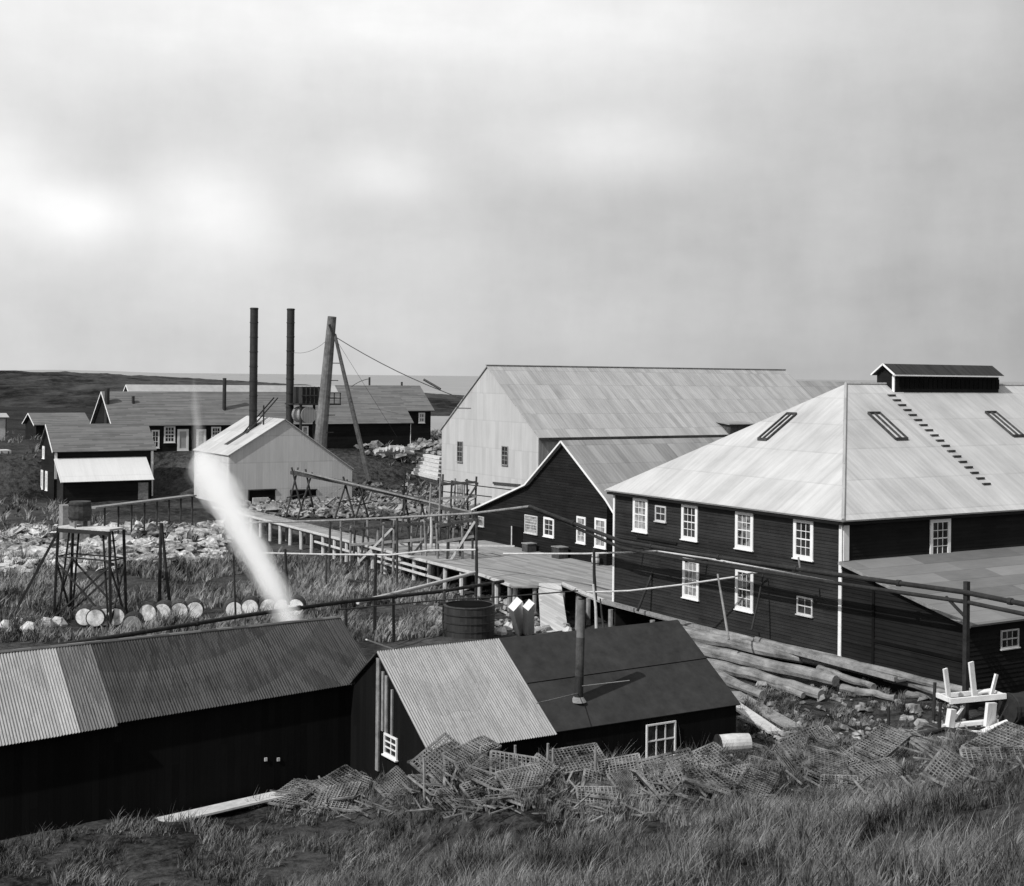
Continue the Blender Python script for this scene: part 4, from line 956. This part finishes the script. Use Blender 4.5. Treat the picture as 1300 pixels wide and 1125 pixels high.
for i, (px, py) in enumerate(((8, 790), (24, 786), (38, 792), (60, 786), (74, 783))):
    p = G(px, py, -1.2); p.z = ground_z(p.x, p.y) - .15
    o = MB(); n = 9
    o.tube([p + V_((0, 0, -.1)), p + V_((0, 0, .35)), p + V_((.1, 0, .7))], [.6, .55, .25], 7, jit=.5)
    tag(o.build('pale_boulder', 'trim_grey'), 'pale boulder at the left edge behind the long shed, %s from the left' % ORD[i], 'boulder', 'boulders behind the long shed')

# black tank, pale stumps
a_ = G(568, 815, -1.6); b_ = G(632, 812, -1.6); c_ = (a_ + b_) / 2 + V_((.3, .9, 0)); rad = (b_ - a_).length / 2
gz = ground_z(c_.x, c_.y); zt = at(600, 768, c_.x * UY + c_.y * UX).z
tk = thing('black_tank', 'round black stave tank with an open top behind the near shed', 'tank', (c_.x, c_.y, gz))
MB().tube([(c_.x, c_.y, gz - .3), (c_.x, c_.y, zt)], [rad, rad * .97], 28).build('staves', 'tank', tk)
mb = MB(); N = 28
mb.tube([(c_.x, c_.y, zt - .02), (c_.x, c_.y, zt + .04)], rad * 1.0, 28); mb.build('rim', 'timber_dk', tk)
MB().tube([(c_.x, c_.y, zt + .03), (c_.x, c_.y, zt + .05)], rad * .9, 28).build('water', 'void', tk)
for z_ in (.25, .5, .75): MB().tube([(c_.x, c_.y, gz + (zt - gz) * z_), (c_.x, c_.y, gz + (zt - gz) * z_ + .06)], rad * 1.01, 28).build('hoop', 'black', tk)
for px0, py0, px1, py1, w_, lab in ((655, 767, 665, 806, .75, 'broad pale squared timber slanting down left of the ramp'), (672, 768, 672, 808, .55, 'narrow pale squared timber right beside the ramp')):
    p, q = G(px1, py1, -1.7), at(px0, py0, 76)
    tag(MB().beam(p, q, w_, .4, roll=.9).build('squared_timber', 'trim'), lab, 'timber')
for i, (px, py) in enumerate(((638, 806), (646, 800), (722, 806))):
    p = G(px, py, -1.6); tag(MB().tube([p - V_((0, 0, .3)), p + V_((0, 0, .2)), p + V_((.1, 0, .45))], [.35, .33, .15], 7, jit=.5).build('pale_stone', 'trim_grey'), 'small pale stone on the ground %s' % ['left of the two squared timbers', 'against the broad squared timber', 'just right of the ramp foot'][i], 'stone')
tag(MB().tube([G(737, 812, -1.6), G(738, 745, -.3) ], .3, 10).build('deck_pile', 'mast'), 'thick grey pile under the deck edge behind the stovepipe', 'pile')

# ------------------------------------------------------------------ rubble, debris, small stones
def chunks(name, m, N, area, size, label, cat, zoff=0., flat=.5, heap=0.):
    mb = MB(); k = 0
    while k < N:
        px, py = rr(area[0], area[2]), rr(area[1], area[3]); 
        if area[4:] and not area[4](px, py): continue
        p = G(px, py, -1.3); s = rr(*size) * (1 if R() > .15 else 1.7); gz = ground_z(p.x, p.y) + zoff + heap * R()
        rot = Matrix.Rotation(rr(0, 6.3), 3, 'Z') @ Matrix.Rotation(rr(-.5, .5), 3, 'X') @ Matrix.Rotation(rr(-.4, .4), 3, 'Y')
        sx, sy, sz = s * rr(.7, 1.5), s * rr(.6, 1.1), s * flat * rr(.5, 1.2)
        vs = []
        for a, b, c in ((-1, -1, -1), (1, -1, -1), (1, 1, -1), (-1, 1, -1), (-.7, -.8, 1), (.8, -.7, 1), (.7, .7, 1), (-.8, .7, 1)):
            v = rot @ V_((a * sx * rr(.6, 1) / 2, b * sy * rr(.6, 1) / 2, c * sz * rr(.7, 1) / 2)); vs.append(V_((p.x, p.y, gz + sz * .25)) + v)
        mb.add(vs, [(3, 2, 1, 0), (4, 5, 6, 7), (0, 1, 5, 4), (1, 2, 6, 5), (2, 3, 7, 6), (3, 0, 4, 7)]); k += 1
    return tag(mb.build(name, m, uv=False), label, cat, kind='stuff')
chunks('pale_rubble', 'stone', 1250, (-40, 664, 285, 722, lambda x, y: y < 722 - 18 * max(0, x - 120) / 165 and noise.noise(V_((x * .03, y * .08, 0))) > -.32), (.45, 1.25), 'wide bank of broken pale stones across the left field', 'rubble', .0, .32, .3)
chunks('scrap_heap', 'debris', 1500, (310, 618, 610, 692, lambda x, y: y < 646 + (x - 300) * .14 and (y > 634 or x > 400)), (.3, .95), 'dark jumble of rubble and scrap around the flume', 'rubble', 0, .5, .5)
chunks('beach_litter', 'debris', 700, (455, 555, 562, 612), (.4, 1.3), 'dark littered slope behind the flume', 'litter', 0, .4, .3)
chunks('shed_litter', 'debris', 260, (945, 880, 1300, 955), (.12, .4), 'litter and chips lying below the log pile', 'litter', 0, .5, .1)
chunks('deck_litter', 'debris', 300, (540, 735, 720, 800), (.2, .6), 'stones and scrap lying under the boardwalk edge', 'litter', 0, .5, .1)
# loose sticks in the scrap
mb = MB()
for i in range(260):
    px, py = rr(330, 608), rr(612, 690)
    if py > 646 + (px - 300) * .14 or (px < 400 and py < 634): continue
    p = G(px, py, -.8); z = ground_z(p.x, p.y) + rr(.1, .9); d = V_((rr(-1, 1), rr(-1, 1), rr(-.35, .5))).normalized() * rr(.8, 3.2)
    mb.beam((p.x, p.y, z), (p.x + d.x, p.y + d.y, z + d.z), rr(.07, .18), rr(.07, .2))
tag(mb.build('driftwood_tangle', 'debris', uv=False), 'tangle of dark sticks and driftwood lying over the scrap heap', 'driftwood', kind='stuff')

# stacked lumber and boat-like pile behind the flume
o = thing('lumber_stack', 'stepped stack of pale boards beside the warehouse corner', 'lumber stack', tuple(at(530, 600, 168)))
for i in range(6):
    p, q = at(532 - i * 3.0 + 9, 578 + i * 4.4, 172 - i), at(562 - i * .6, 582 + i * 5.2, 170 - i)
    MB().beam(p, q, .9, .3).build('board_layer', 'timber_lt', o)
    MB().beam(p - V_((0, .1, .35)), q - V_((0, .1, .35)), .7, .3).build('spacer_layer', 'timber_dk', o)
o = thing('driftwood_heap', 'pale heap of driftwood in front of the bunkhouse end', 'driftwood heap', tuple(at(495, 576, 168)))
for i in range(9):
    p = at(477 + i * 4.6, 574 - 5 * math.sin(i / 8 * 3.1) + rr(-2, 2), 168); q = p + V_((rr(1, 2.6), rr(-.6, .6), rr(-.5, .3)))
    MB().tube([p, q], [.3, .22], 7, jit=.3).build('driftwood_piece', 'timber_lt', o)

# ------------------------------------------------------------------ logs beside the hall
lg = [
    (905, 806, 1100, 846, .20, -.1), (960, 818, 1240, 884, .24, -.1), (856, 805, 1020, 838, .38, -.35), (1012, 834, 1168, 868, .34, -.3), (866, 822, 1062, 868, .36, -.5),
    (892, 846, 1044, 886, .33, -.75), (905, 862, 968, 887, .27, -.85), (1092, 850, 1205, 886, .26, -.4), (1070, 880, 1138, 893, .2, -.9), (1150, 884, 1196, 893, .18, -.9),
    (1040, 852, 1110, 876, .2, -.6), (850, 798, 940, 816, .2, -.2), (970, 870, 1020, 888, .2, -.9)]
for i, (x0, y0_, x1, y1_, r, z) in enumerate(lg):
    p, q = G(x0, y0_, z), G(x1, y1_, z); n = 9; pts = []
    for k in range(n + 1):
        c = p.lerp(q, k / n); c.z = max(z + .12, ground_z(c.x, c.y) + r * .95) + .03 * math.sin(k * 1.3 + i); c.x += .05 * math.sin(k * .9 + i * 2); pts.append(c)
    lab = 'weathered log in the pile beside the hall, %s from the hall wall' % ORD[i] if i < 0 else None
    o = MB().tube(pts, [r * (1 - .25 * k / n) * rr(.93, 1.07) for k in range(n + 1)], 10, jit=.12).build('log', 'log', smooth=False)
    o['_y'] = (y0_ + y1_) / 2 + (x0 + x1) * -.11; 
    tag(o, 'x', 'log', 'weathered logs piled beside the hall')
order = sorted([o for o in COL.objects if o.name.startswith('log') and '_y' in o], key=lambda o: o['_y'])
for i, o in enumerate(order):
    o['label'] = 'long weathered grey log beside the hall, %s out from the wall' % ORD[i]; del o['_y']
for i, (x0, y0_, x1, y1_, lab) in enumerate(((930, 890, 1010, 930, 'wide pale plank lying at the near shed corner, the upper one'), (930, 906, 985, 938, 'pale plank lying at the near shed corner, the lower one'),
                                           (940, 922, 1000, 945, 'narrow dark edged plank lying below the two pale planks'))):
    p, q = G(x0, y0_, -1.15), G(x1, y1_, -1.0); 
    for c in (p, q): c.z = ground_z(c.x, c.y) + .12
    tag(MB().beam(p, q, [.75, .6, .3][i], .09).build('plank', ['timber', 'timber_lt', 'timber'][i]), lab, 'plank')
for i, (px, py, h_) in enumerate(((1129, 900, 1.1), (1122, 910, .8), (1186, 890, 1.7), (1193, 905, 1.2))):
    p = G(px, py + 30, -1.0); p.z = ground_z(p.x, p.y) - .2
    tag(MB().tube([p, p + V_((rr(-.1, .1), 0, h_ + .2))], .07, 7).build('stake', 'tar'), 'short dark stake in the ground left of the white timber frame, %s from the left' % ORD[i if i > 1 else 1 - i], 'stake', 'stakes by the white frame')

# white timber frame (cradle) at lower right
p0 = G(1206, 934, -1.); p0.z = ground_z(p0.x, p0.y); ex = V_((.95, -.30, 0)).normalized(); ey = V_((.3, .95, 0)).normalized()
wf = thing('white_timber_cradle', 'white painted timber cradle with upright stubs near the annex', 'cradle', tuple(p0))
S_ = lambda a, b, c: p0 + ex * a + ey * b + V_((0, 0, c))
def wb(a, b, w_, h_, nm='rail', m='trim'): MB().beam(S_(*a), S_(*b), w_ * .72, h_ * .72).build(nm, m, wf)
wb((-.4, 0, .25), (2.2, 0, .35), .35, .2); wb((-.1, -.1, .0), (.05, -.1, .95), .45, .3, 'post'); wb((0, 0, 1.25), (2.6, 0, 1.35), .16, .3)
wb((0, .9, 1.25), (2.5, .9, 1.35), .14, .25); wb((.1, .2, 1.2), (-.1, .2, 2.55), .3, .12, 'upright'); wb((1.35, .3, 1.2), (1.15, .3, 2.75), .36, .12, 'upright')
wb((2.1, .3, 1.3), (2.35, .3, 2.2), .22, .12, 'upright'); wb((1.7, -.2, .2), (1.8, -.2, 1.15), .75, .2, 'panel'); wb((.3, .1, .5), (.7, .1, 1.), .12, .12, 'brace')
wb((-.1, -.2, .1), (1.9, -.9, .02), .25, .2, 'skid'); wb((0, 0, 1.3), (0, .95, 1.3), .15, .25); wb((2.5, 0, 1.35), (2.5, .95, 1.35), .15, .25)
wb((1.3, -.3, 0), (2.3, -.6, .45), .3, .2, 'brace'); wb((1.4, .5, 1.42), (2.3, .5, 1.5), .5, .07, 'board')
p1 = S_(3.6, .3, 0); p1.z = ground_z(p1.x, p1.y)
dr = thing('scrap_boiler', 'black riveted drum lying on its side right of the white cradle', 'drum', tuple(p1))
MB().tube([p1 + V_((-1.0, 0, .75)), p1 + V_((1.5, -.5, .75))], .62, 18).build('drum_shell', 'tar', dr)
for s_ in (-.9, -.1, .7, 1.4): c = p1 + V_((s_, -.2 * (s_ + 1), .75)); MB().tube([c, c + V_((.08, -.016, 0))], .66, 18).build('band', 'black', dr)
MB().beam(p1 + V_((.6, -.75, .2)), p1 + V_((.9, -.8, .9)), .16, .06).build('brace', 'trim', dr); MB().beam(p1 + V_((1.25, -.9, .2)), p1 + V_((1.5, -.95, .8)), .16, .06).build('brace', 'trim', dr)
for i, (px, py, lab) in enumerate(((1268, 876, 'white board standing against the annex right of the cradle, the left one'), (1292, 872, 'white board standing against the annex right of the cradle, the right one'))):
    q = G(px, py + 22, -1.); q.z = ground_z(q.x, q.y); tag(MB().beam(q, q + V_((-.25, .1, 1.35)), .34, .08).build('white_board', 'trim'), lab, 'board')
for i in range(4):
    q = G(1255 + i * 8, 937, -1.); q.z = ground_z(q.x, q.y)
    tag(MB().tube([q, q + V_((0, 0, .2)), q + V_((0, 0, .3))], [.16, .14, .05], 7, jit=.4).build('white_stone', 'trim'), 'small white stone in front of the black drum, %s from the left' % ORD[i], 'stone', 'white stones before the drum')
for px0, py0, px1, py1, r, lab in ((1198, 935, 1240, 948, .1, 'dark bar lying below the white cradle'), (1150, 950, 1200, 935, .08, 'thin dark pole lying left of the white cradle')):
    p, q = G(px0, py0, -1), G(px1, py1, -1)
    for c in (p, q): c.z = ground_z(c.x, c.y) + .15
    tag(MB().tube([p, q], r, 7).build('bar', 'tar'), lab, 'bar')

# pale cask beside the near shed
p = G(912, 972, -.9); p.z = ground_z(p.x, p.y) + .22; q = p + V_((1.15, -.42, .02))
o = thing('pale_drum', 'pale drum lying on planks at the right corner of the near shed', 'drum', tuple(p))
MB().tube([p + V_((0, 0, .35)), p.lerp(q, .5) + V_((0, 0, .35)), q + V_((0, 0, .35))], [.35, .37, .34], 18).build('drum_body', 'timber_lt', o)
MB().tube([p + V_((-.03, .01, .35)), p + V_((.03, -.01, .35))], .375, 18).build('rim', 'tar', o)
for s_ in (.2, 1.): 
    c = p.lerp(q, s_); MB().beam((c.x, c.y - .5, p.z - .08), (c.x, c.y + .5, p.z - .08), .14, .14).build('bearer', 'timber_dk', o)

# plank walk at the foot of the long shed
o = thing('plank_walk', 'pale plank walk at the foot of the long near shed', 'plank walk', (18, 46, -1.6))
for i in range(3): MB().beam(V_((14.6, 46.35 - i * .27, -1.7)), V_((22.6 - .3 * i, 46.35 - i * .27, -1.2)), .25, .07).build('plank', 'timber_lt', o)
MB().beam((15, 46.0, -1.8), (22.4, 46.0, -1.32), .1, .1).build('bearer', 'timber_dk', o)

# ------------------------------------------------------------------ lattice fish traps and crates in the foreground
def lattice(kind):
    mb = MB(); W, L_ = (1.9, 1.15) if kind != 2 else (1.5, .9)
    e = .045
    for y in (0, L_): mb.beam((0, y, 0), (W, y, 0), .07, .07)
    for x in (0, W / 2, W): mb.beam((x, 0, 0), (x, L_, 0), .07, .07)
    n = int(L_ / .11)
    for i in range(1, n): mb.beam((0, L_ * i / n, .045), (W, L_ * i / n, .045), .03, .018)
    n = int(W / .13)
    for i in range(1, n): mb.beam((W * i / n, 0, .068), (W * i / n, L_, .068), .035, .018)
    if kind == 1:      # box shaped trap
        for x in (0, W):
            for y in (0, L_): mb.beam((x, y, 0), (x, y, -.5), .06)
        for y in (0, L_):
            mb.beam((0, y, -.5), (W, y, -.5), .06)
            for i in range(1, 5): mb.beam((0, y, -.1 * i), (W, y, -.1 * i), .025, .02)
        for x in (0, W):
            mb.beam((x, 0, -.5), (x, L_, -.5), .06)
            for i in range(1, 5): mb.beam((x, 0, -.1 * i), (x, L_, -.1 * i), .025, .02)
    return mb
protos = []
for kind, nm in ((0, 'fish_trap_hurdle'), (1, 'box_trap'), (2, 'fish_trap_hurdle')):
    protos.append((nm, lattice(kind)))
LAT = [  # px, py, kind, yaw, tilt, lift, what it lies by
    (382, 992, 1, .5, .15, .5), (352, 1006, 0, .5, .1, .35), (430, 1000, 1, .45, .1, .5), (418, 1018, 0, .3, .3, .2), (462, 984, 0, .5, .2, .5),
    (480, 1008, 0, .55, .55, .25), (505, 1022, 0, .6, .6, .2), (520, 990, 1, .6, .35, .5), (548, 1002, 0, .5, .7, .15), (572, 1020, 2, .2, .5, .2), (560, 985, 2, .4, .8, .2),
    (600, 998, 0, .35, .75, .1), (628, 992, 2, .5, .9, .1), (650, 1004, 0, .2, .5, .2), (690, 1002, 2, .8, .6, .2), (716, 986, 0, .5, .4, .35), (742, 1012, 0, .3, .5, .2),
    (775, 996, 1, .2, .2, .3), (800, 1018, 0, 1.2, .9, .1), (835, 1014, 0, .1, .8, .1), (838, 992, 2, .3, .3, .2), (876, 984, 0, .6, .4, .3), (884, 995, 0, .4, .3, .3), (850, 1022, 0, 1.4, 1., .1),
    (960, 985, 2, .3, .4, .2), (1030, 960, 0, .0, .9, .1), (1052, 975, 2, .1, .4, .3), (1066, 982, 1, -.2, .2, .45), (1090, 955, 0, -.8, .6, .3), (1104, 975, 2, .9, .5, .2), (1125, 968, 1, .8, .3, .4), (1145, 955, 0, .3, .2, .2),
    (610, 1024, 0, .5, .4, .1), (740, 1026, 2, .3, .6, .1), (905, 1000, 0, .2, .2, .2), (1178, 950, 2, .3, .15, .15)]
rng = random.Random(5)
for k in range(30):
    px = rng.choice((rng.uniform(380, 560), rng.uniform(560, 790), rng.uniform(860, 960), rng.uniform(960, 1160))); 
    py = {0: rng.uniform(990, 1028), 1: rng.uniform(990, 1030), 2: rng.uniform(990, 1015), 3: rng.uniform(945, 1000)}[0 if px < 560 else 1 if px < 790 else 2 if px < 960 else 3]
    LAT.append((px, py, rng.choice((0, 1, 2, 2)), rng.uniform(-.6, 1.4), rng.uniform(0, .8), rng.uniform(.1, .4)))
LAT += [(1195, 968, 2, .4, .3, .2), (1232, 985, 0, -.3, .35, .15), (1268, 970, 1, .6, .2, .3), (1215, 1015, 2, .9, .5, .1), (1120, 1005, 0, .2, .4, .1), (1045, 1012, 2, -.4, .5, .1), (975, 1020, 0, .5, .3, .1)]
LAT = sorted(LAT, key=lambda q: q[0])
first = {}
groups = [(0, 500, 'between the plank walk and the near shed', 'traps by the plank walk'), (500, 700, 'before the shed front under corrugated roof', 'traps before the corrugated roof'),
          (700, 920, 'before the shed front under tarred roof', 'traps before the tarred roof'), (920, 1300, 'in the grass below the log pile', 'traps below the logs')]
cnt = [0] * 4
for (px, py, kind, yaw, tilt, lift) in LAT:
    nm, mbp = protos[kind]
    D = 46.; 
    for it in range(12):       # find the ground along this direction
        x, y = toward(D, px); a, b, c = ray(px, py); zray = H + c * D; gz = ground_z(x, y); D += (zray - gz - lift * .5) * 2.2
        D = max(20, min(60, D))
    x, y = toward(D, px)
    if y > RY - 1.2 and RX0 - 1 < x < RX1 + .4: y = RY - 1.3 - .9 * R()
    if y > LY - 1.6 and x < LX1: y = LY - 1.8 - .9 * R()
    z = ground_z(x, y, True) + lift * (.35 if px < 700 else .6) + .04
    if kind not in first:
        o = mbp.build(nm, 'lattice', uv=False); first[kind] = o
    else:
        o = first[kind].copy(); COL.objects.link(o)
    o.location = (x, y, z); o.rotation_euler = (min(tilt, .75) + rr(-.1, .1), rr(-.3, .3), yaw - .45 + rr(-.5, .5)); q_ = rr(.75, 1.1); o.scale = (q_, q_ * rr(.85, 1.1), 1)
    gi = [i for i, g_ in enumerate(groups) if g_[0] <= px < g_[1]][0]
    kindw = ['flat lattice hurdle', 'boxy lattice trap', 'small lattice hurdle'][kind]
    tag(o, '%s, %s from left %s' % (kindw, ORD[cnt[gi]], groups[gi][2]), 'fish trap' if kind == 1 else 'lattice hurdle', groups[gi][3]); cnt[gi] += 1
mb = MB()
for i in range(850):
    px = rr(375, 1320); py = rr(975, 1045) if px < 930 else rr(935, 1035)
    p = G(px, py, -.2); D = p.x * UY + p.y * UX
    for it in range(6): x, y = toward(D, px); D += (H + ray(px, py)[2] * D - ground_z(x, y, False)) * 2.; D = max(20, min(60, D))
    x, y = toward(D, px)
    if (y > RY - .5 and RX0 - .6 < x < RX1 + .3) or (y > LY - .8 and x < LX1 + .2): continue
    a = rr(0, 3.14); l = rr(.2, .95); z = ground_z(x, y) + rr(.03, .35); dz = rr(-.25, .4) * l
    mb.beam((x, y, z), (x + math.cos(a) * l, y + math.sin(a) * l, max(z + dz, ground_z(x, y))), rr(.03, .08), rr(.02, .04))
tag(mb.build('broken_slats', 'lattice', uv=False), 'broken slats and splintered sticks strewn among the fish traps', 'litter', kind='stuff')
# stakes standing before the near shed
for i, (px, py, h_) in enumerate(((545, 962, .9), (614, 948, 1.), (637, 955, .7), (660, 946, 1.5), (700, 944, 1.6), (707, 950, 1.3), (762, 950, .5))):
    D = 44.2; x, y = toward(D, px); y = min(y, RY - .5); gz = ground_z(x, y)
    D = x * UY + y * UX; zt = H + ray(px, py)[2] * D
    tag(MB().tube([(x, y, gz - .2), (x + rr(-.06, .06), y, zt)], [.06, .045], 6).build('stake', 'timber'), 'thin grey stake before the near shed front, %s from the left' % ORD[i], 'stake', 'stakes before the near shed')
# loose pale boards in the foreground jumble
for i, (x0, y0_, x1, y1_, lab) in enumerate(((520, 968, 545, 958, 'dark slanting board at the near shed corner'),
        (700, 990, 765, 955, 'dark ridge board slanting up before the stovepipe wall'), (860, 985, 930, 1005, 'dark board below the pale drum'), (885, 960, 915, 972, 'short pale board against the pale drum'),
        (600, 1015, 650, 975, 'pale slanting stick amid the traps before the corrugated roof'), (466, 812, 500, 824, 'pale plank lying in the reeds above the long shed roof end'))):
    D0 = 70 if y0_ < 850 else (47 if x0 < 850 else 50)
    p, q = at(x0, y0_, D0 - 1.), at(x1, y1_, D0)
    for c in (p, q):
        g_ = ground_z(c.x, c.y)
        if c.z < g_ + .1: c.z = g_ + .15
    tag(MB().beam(p, q, .16, .07).build('board', 'timber_dk' if 'dark' in lab else 'timber_lt'), lab, 'board')

# ------------------------------------------------------------------ grass
def blades(name, m, N, samp, h0, h1, wdt, nb, label, lean=.45):
    vs, fs = [], []; k = 0
    while k < N:
        s = samp()
        if s is None: continue
        x, y = s; k += 1; gz = ground_z(x, y) - .04; hs_ = rr(.45, 1.45) * (1 + 1.1 * noise.noise(V_((x * .7, y * .7, 8))))
        for b in range(nb):
            a = rr(0, 6.283); rad_ = rr(0, .16) * (h1 / .6); bx_, by_ = x + rad_ * math.cos(a), y + rad_ * math.sin(a)
            h = rr(h0, h1) * hs_; ln = rr(.1, lean) * h; a2 = a + rr(-.8, .8); dx_, dy_ = math.cos(a2) * ln + .12 * h, math.sin(a2) * ln
            wx, wy = -math.sin(a2 + 1.) * wdt, math.cos(a2 + 1.) * wdt; i = len(vs)
            vs += [(bx_ - wx, by_ - wy, gz), (bx_ + wx, by_ + wy, gz), (bx_ + dx_ * .35 + wx * .8, by_ + dy_ * .35 + wy * .8, gz + h * .6), (bx_ + dx_ * .35 - wx * .8, by_ + dy_ * .35 - wy * .8, gz + h * .6), (bx_ + dx_, by_ + dy_, gz + h)]
            fs += [(i, i + 1, i + 2, i + 3), (i + 3, i + 2, i + 4)]
    me = bpy.data.meshes.new(name); me.from_pydata(vs, [], fs); me.materials.append(M[m])
    o = bpy.data.objects.new(name, me); COL.objects.link(o); return tag(o, label, 'grass', kind='stuff')
def fg():
    px = rr(-120, 1620); D = 9 + 44 * R() ** .8; x, y = toward(D, px)
    v0 = hill_toe(x, y)
    if y > v0 + 1.5 or (y > RY - .8 and RX0 - .5 < x < RX1) or (y > LY - 1.3 and x < LX1 + .5): return None
    n = noise.noise(V_((x * .35, y * .35, 3)))
    if n < -.3 + .4 * (y > v0 - 3.): return None
    return x, y
blades('hill_grass', 'grass', 17500, fg, .14, .5, .010, 13, 'tall dry grass on the near hillside', .7)
blades('dead_stalks', 'lattice', 1500, fg, .45, .85, .006, 2, 'tall dead stalks standing above the hillside grass', .5)
def mid():
    px, py = rr(-30, 600), rr(700, 812)
    if px < 285 and py < 706 or py > 812: return None
    if py < 700 + (px - 300) * .12: return None
    p = G(px, py, -1.6)
    if p.x > 46.5 or (p.x < LX1 + 1 and p.y < LB + .6): return None
    if noise.noise(V_((p.x * .16, p.y * .16, 1))) < -.22: return None
    return p.x, p.y
blades('field_grass', 'reed', 5200, mid, .25, .75, .03, 10, 'pale tufted grass covering the field left of the boardwalk', .7)
def scr():
    px = rr(-40, 640); D = rr(120, 330); x, y = toward(D, px)
    if XB0 - 1 < x < XB1 + 1 and YB - 1 < y < YB + 13: return None
    if 38 < x < 53 and 162 < y < 174: return None
    if 47 < x < 99 and 176 < y < 200: return None
    if y < 138 and x > 46: return None
    if noise.noise(V_((x * .05, y * .05, 7))) < -.05: return None
    return x, y
blades('yard_scrub', 'reed', 2600, scr, .3, .8, .06, 8, 'scattered scrubby weeds on the slope around the far houses', .8)
def rs_():
    px, py = rr(940, 1300), rr(880, 960); p = G(px, py, -1.1)
    if p.x > 48.2 and p.y > 40 or noise.noise(V_((p.x * .5, p.y * .5, 7))) < -.05: return None
    return p.x, p.y
blades('weed_patch', 'grass', 1300, rs_, .1, .3, .012, 10, 'short weeds on the flat ground below the log pile', .7)

def lw():
    px, py = rr(-10, 640), rr(985, 1125); p = G(px, py, -1.7)
    if p.y > LY - .5 or noise.noise(V_((p.x * .5, p.y * .5, 2))) < -.05: return None
    return p.x, p.y
blades('corner_weeds', 'grass', 1500, lw, .08, .42, .014, 8, 'sparse weeds growing at the foot of the long shed wall', .9)
# ------------------------------------------------------------------ steam
def vapour(name, dens):
    m = bpy.data.materials.new(name); m.use_nodes = True; nt = m.node_tree; nt.nodes.clear()
    out = nt.nodes.new('ShaderNodeOutputMaterial'); v = nt.nodes.new('ShaderNodeVolumeScatter'); nt.links.new(v.outputs[0], out.inputs['Volume'])
    v.inputs['Color'].default_value = (1, 1, 1, 1); v.inputs['Density'].default_value = dens; v.inputs['Anisotropy'].default_value = -.25
    return m
def plume(name, path, radii, shells, dens, parent, seed):
    # nested closed billows, each an even vapour, thin outside and dense within
    path = [V_(p) for p in path]; n = 90; K = 26
    for si, sc in enumerate(shells):
        t0, t1 = .05 * si / len(shells), 1 - .16 * si / len(shells)
        mb = MB(); pts = []; rs_2 = []
        for i in range(n + 1):
            u = t0 + (t1 - t0) * i / n; k = u * (len(path) - 1); j = min(int(k), len(path) - 2); f = k - j
            pts.append(path[j].lerp(path[j + 1], f)); r = radii[j] * (1 - f) + radii[j + 1] * f
            e = min(1, i / n * 7 + .03) ** .5 * min(1, (n - i) / n * 6 + .02) ** .6; rs_2.append(r * sc * e)
        mb.tube(pts, rs_2, K)
        vs = []
        for i in range(n + 1):
            c = pts[i]
            for k in range(K):
                v = V_(mb.v[i * K + k]); d = v - c
                q = 1 + .42 * noise.noise(v * (.55) + V_((seed, si * 3.1, 0))) + .16 * noise.noise(v * 1.6 + V_((seed, si * 7.7, 2)))
                vs.append(c + d * q)
        mb.v = [tuple(v) for v in vs]
        mb.build(name, vapour(name, dens * (1 + .35 * si)), parent, uv=False, smooth=True)
pm_ = thing('steam_plume', 'bright white jet of steam slanting from the long shed to the boiler house', 'steam', tuple(at(378, 812, 57)))
pm_['kind'] = 'stuff'
sp0 = [at(396, 850, 55.6), at(376, 802, 57), at(354, 758, 59), at(332, 718, 62), at(308, 674, 65.5), at(283, 630, 69), at(262, 594, 73), at(250, 572, 75)]
NS = 14
plume('vapour', sp0, [.34, .34, .38, .44, .52, .6, .64, .45], [1.7 - 1.5 * k / (NS - 1) for k in range(NS)], .05, pm_, 1)
plume('vapour_wisp', [at(266, 610, 71), at(256, 575, 74), at(250, 530, 75.5), at(246, 472, 77)], [.7, .42, .22, .12], [1.5 - 1.2 * k / 5 for k in range(6)], .06, pm_, 5)
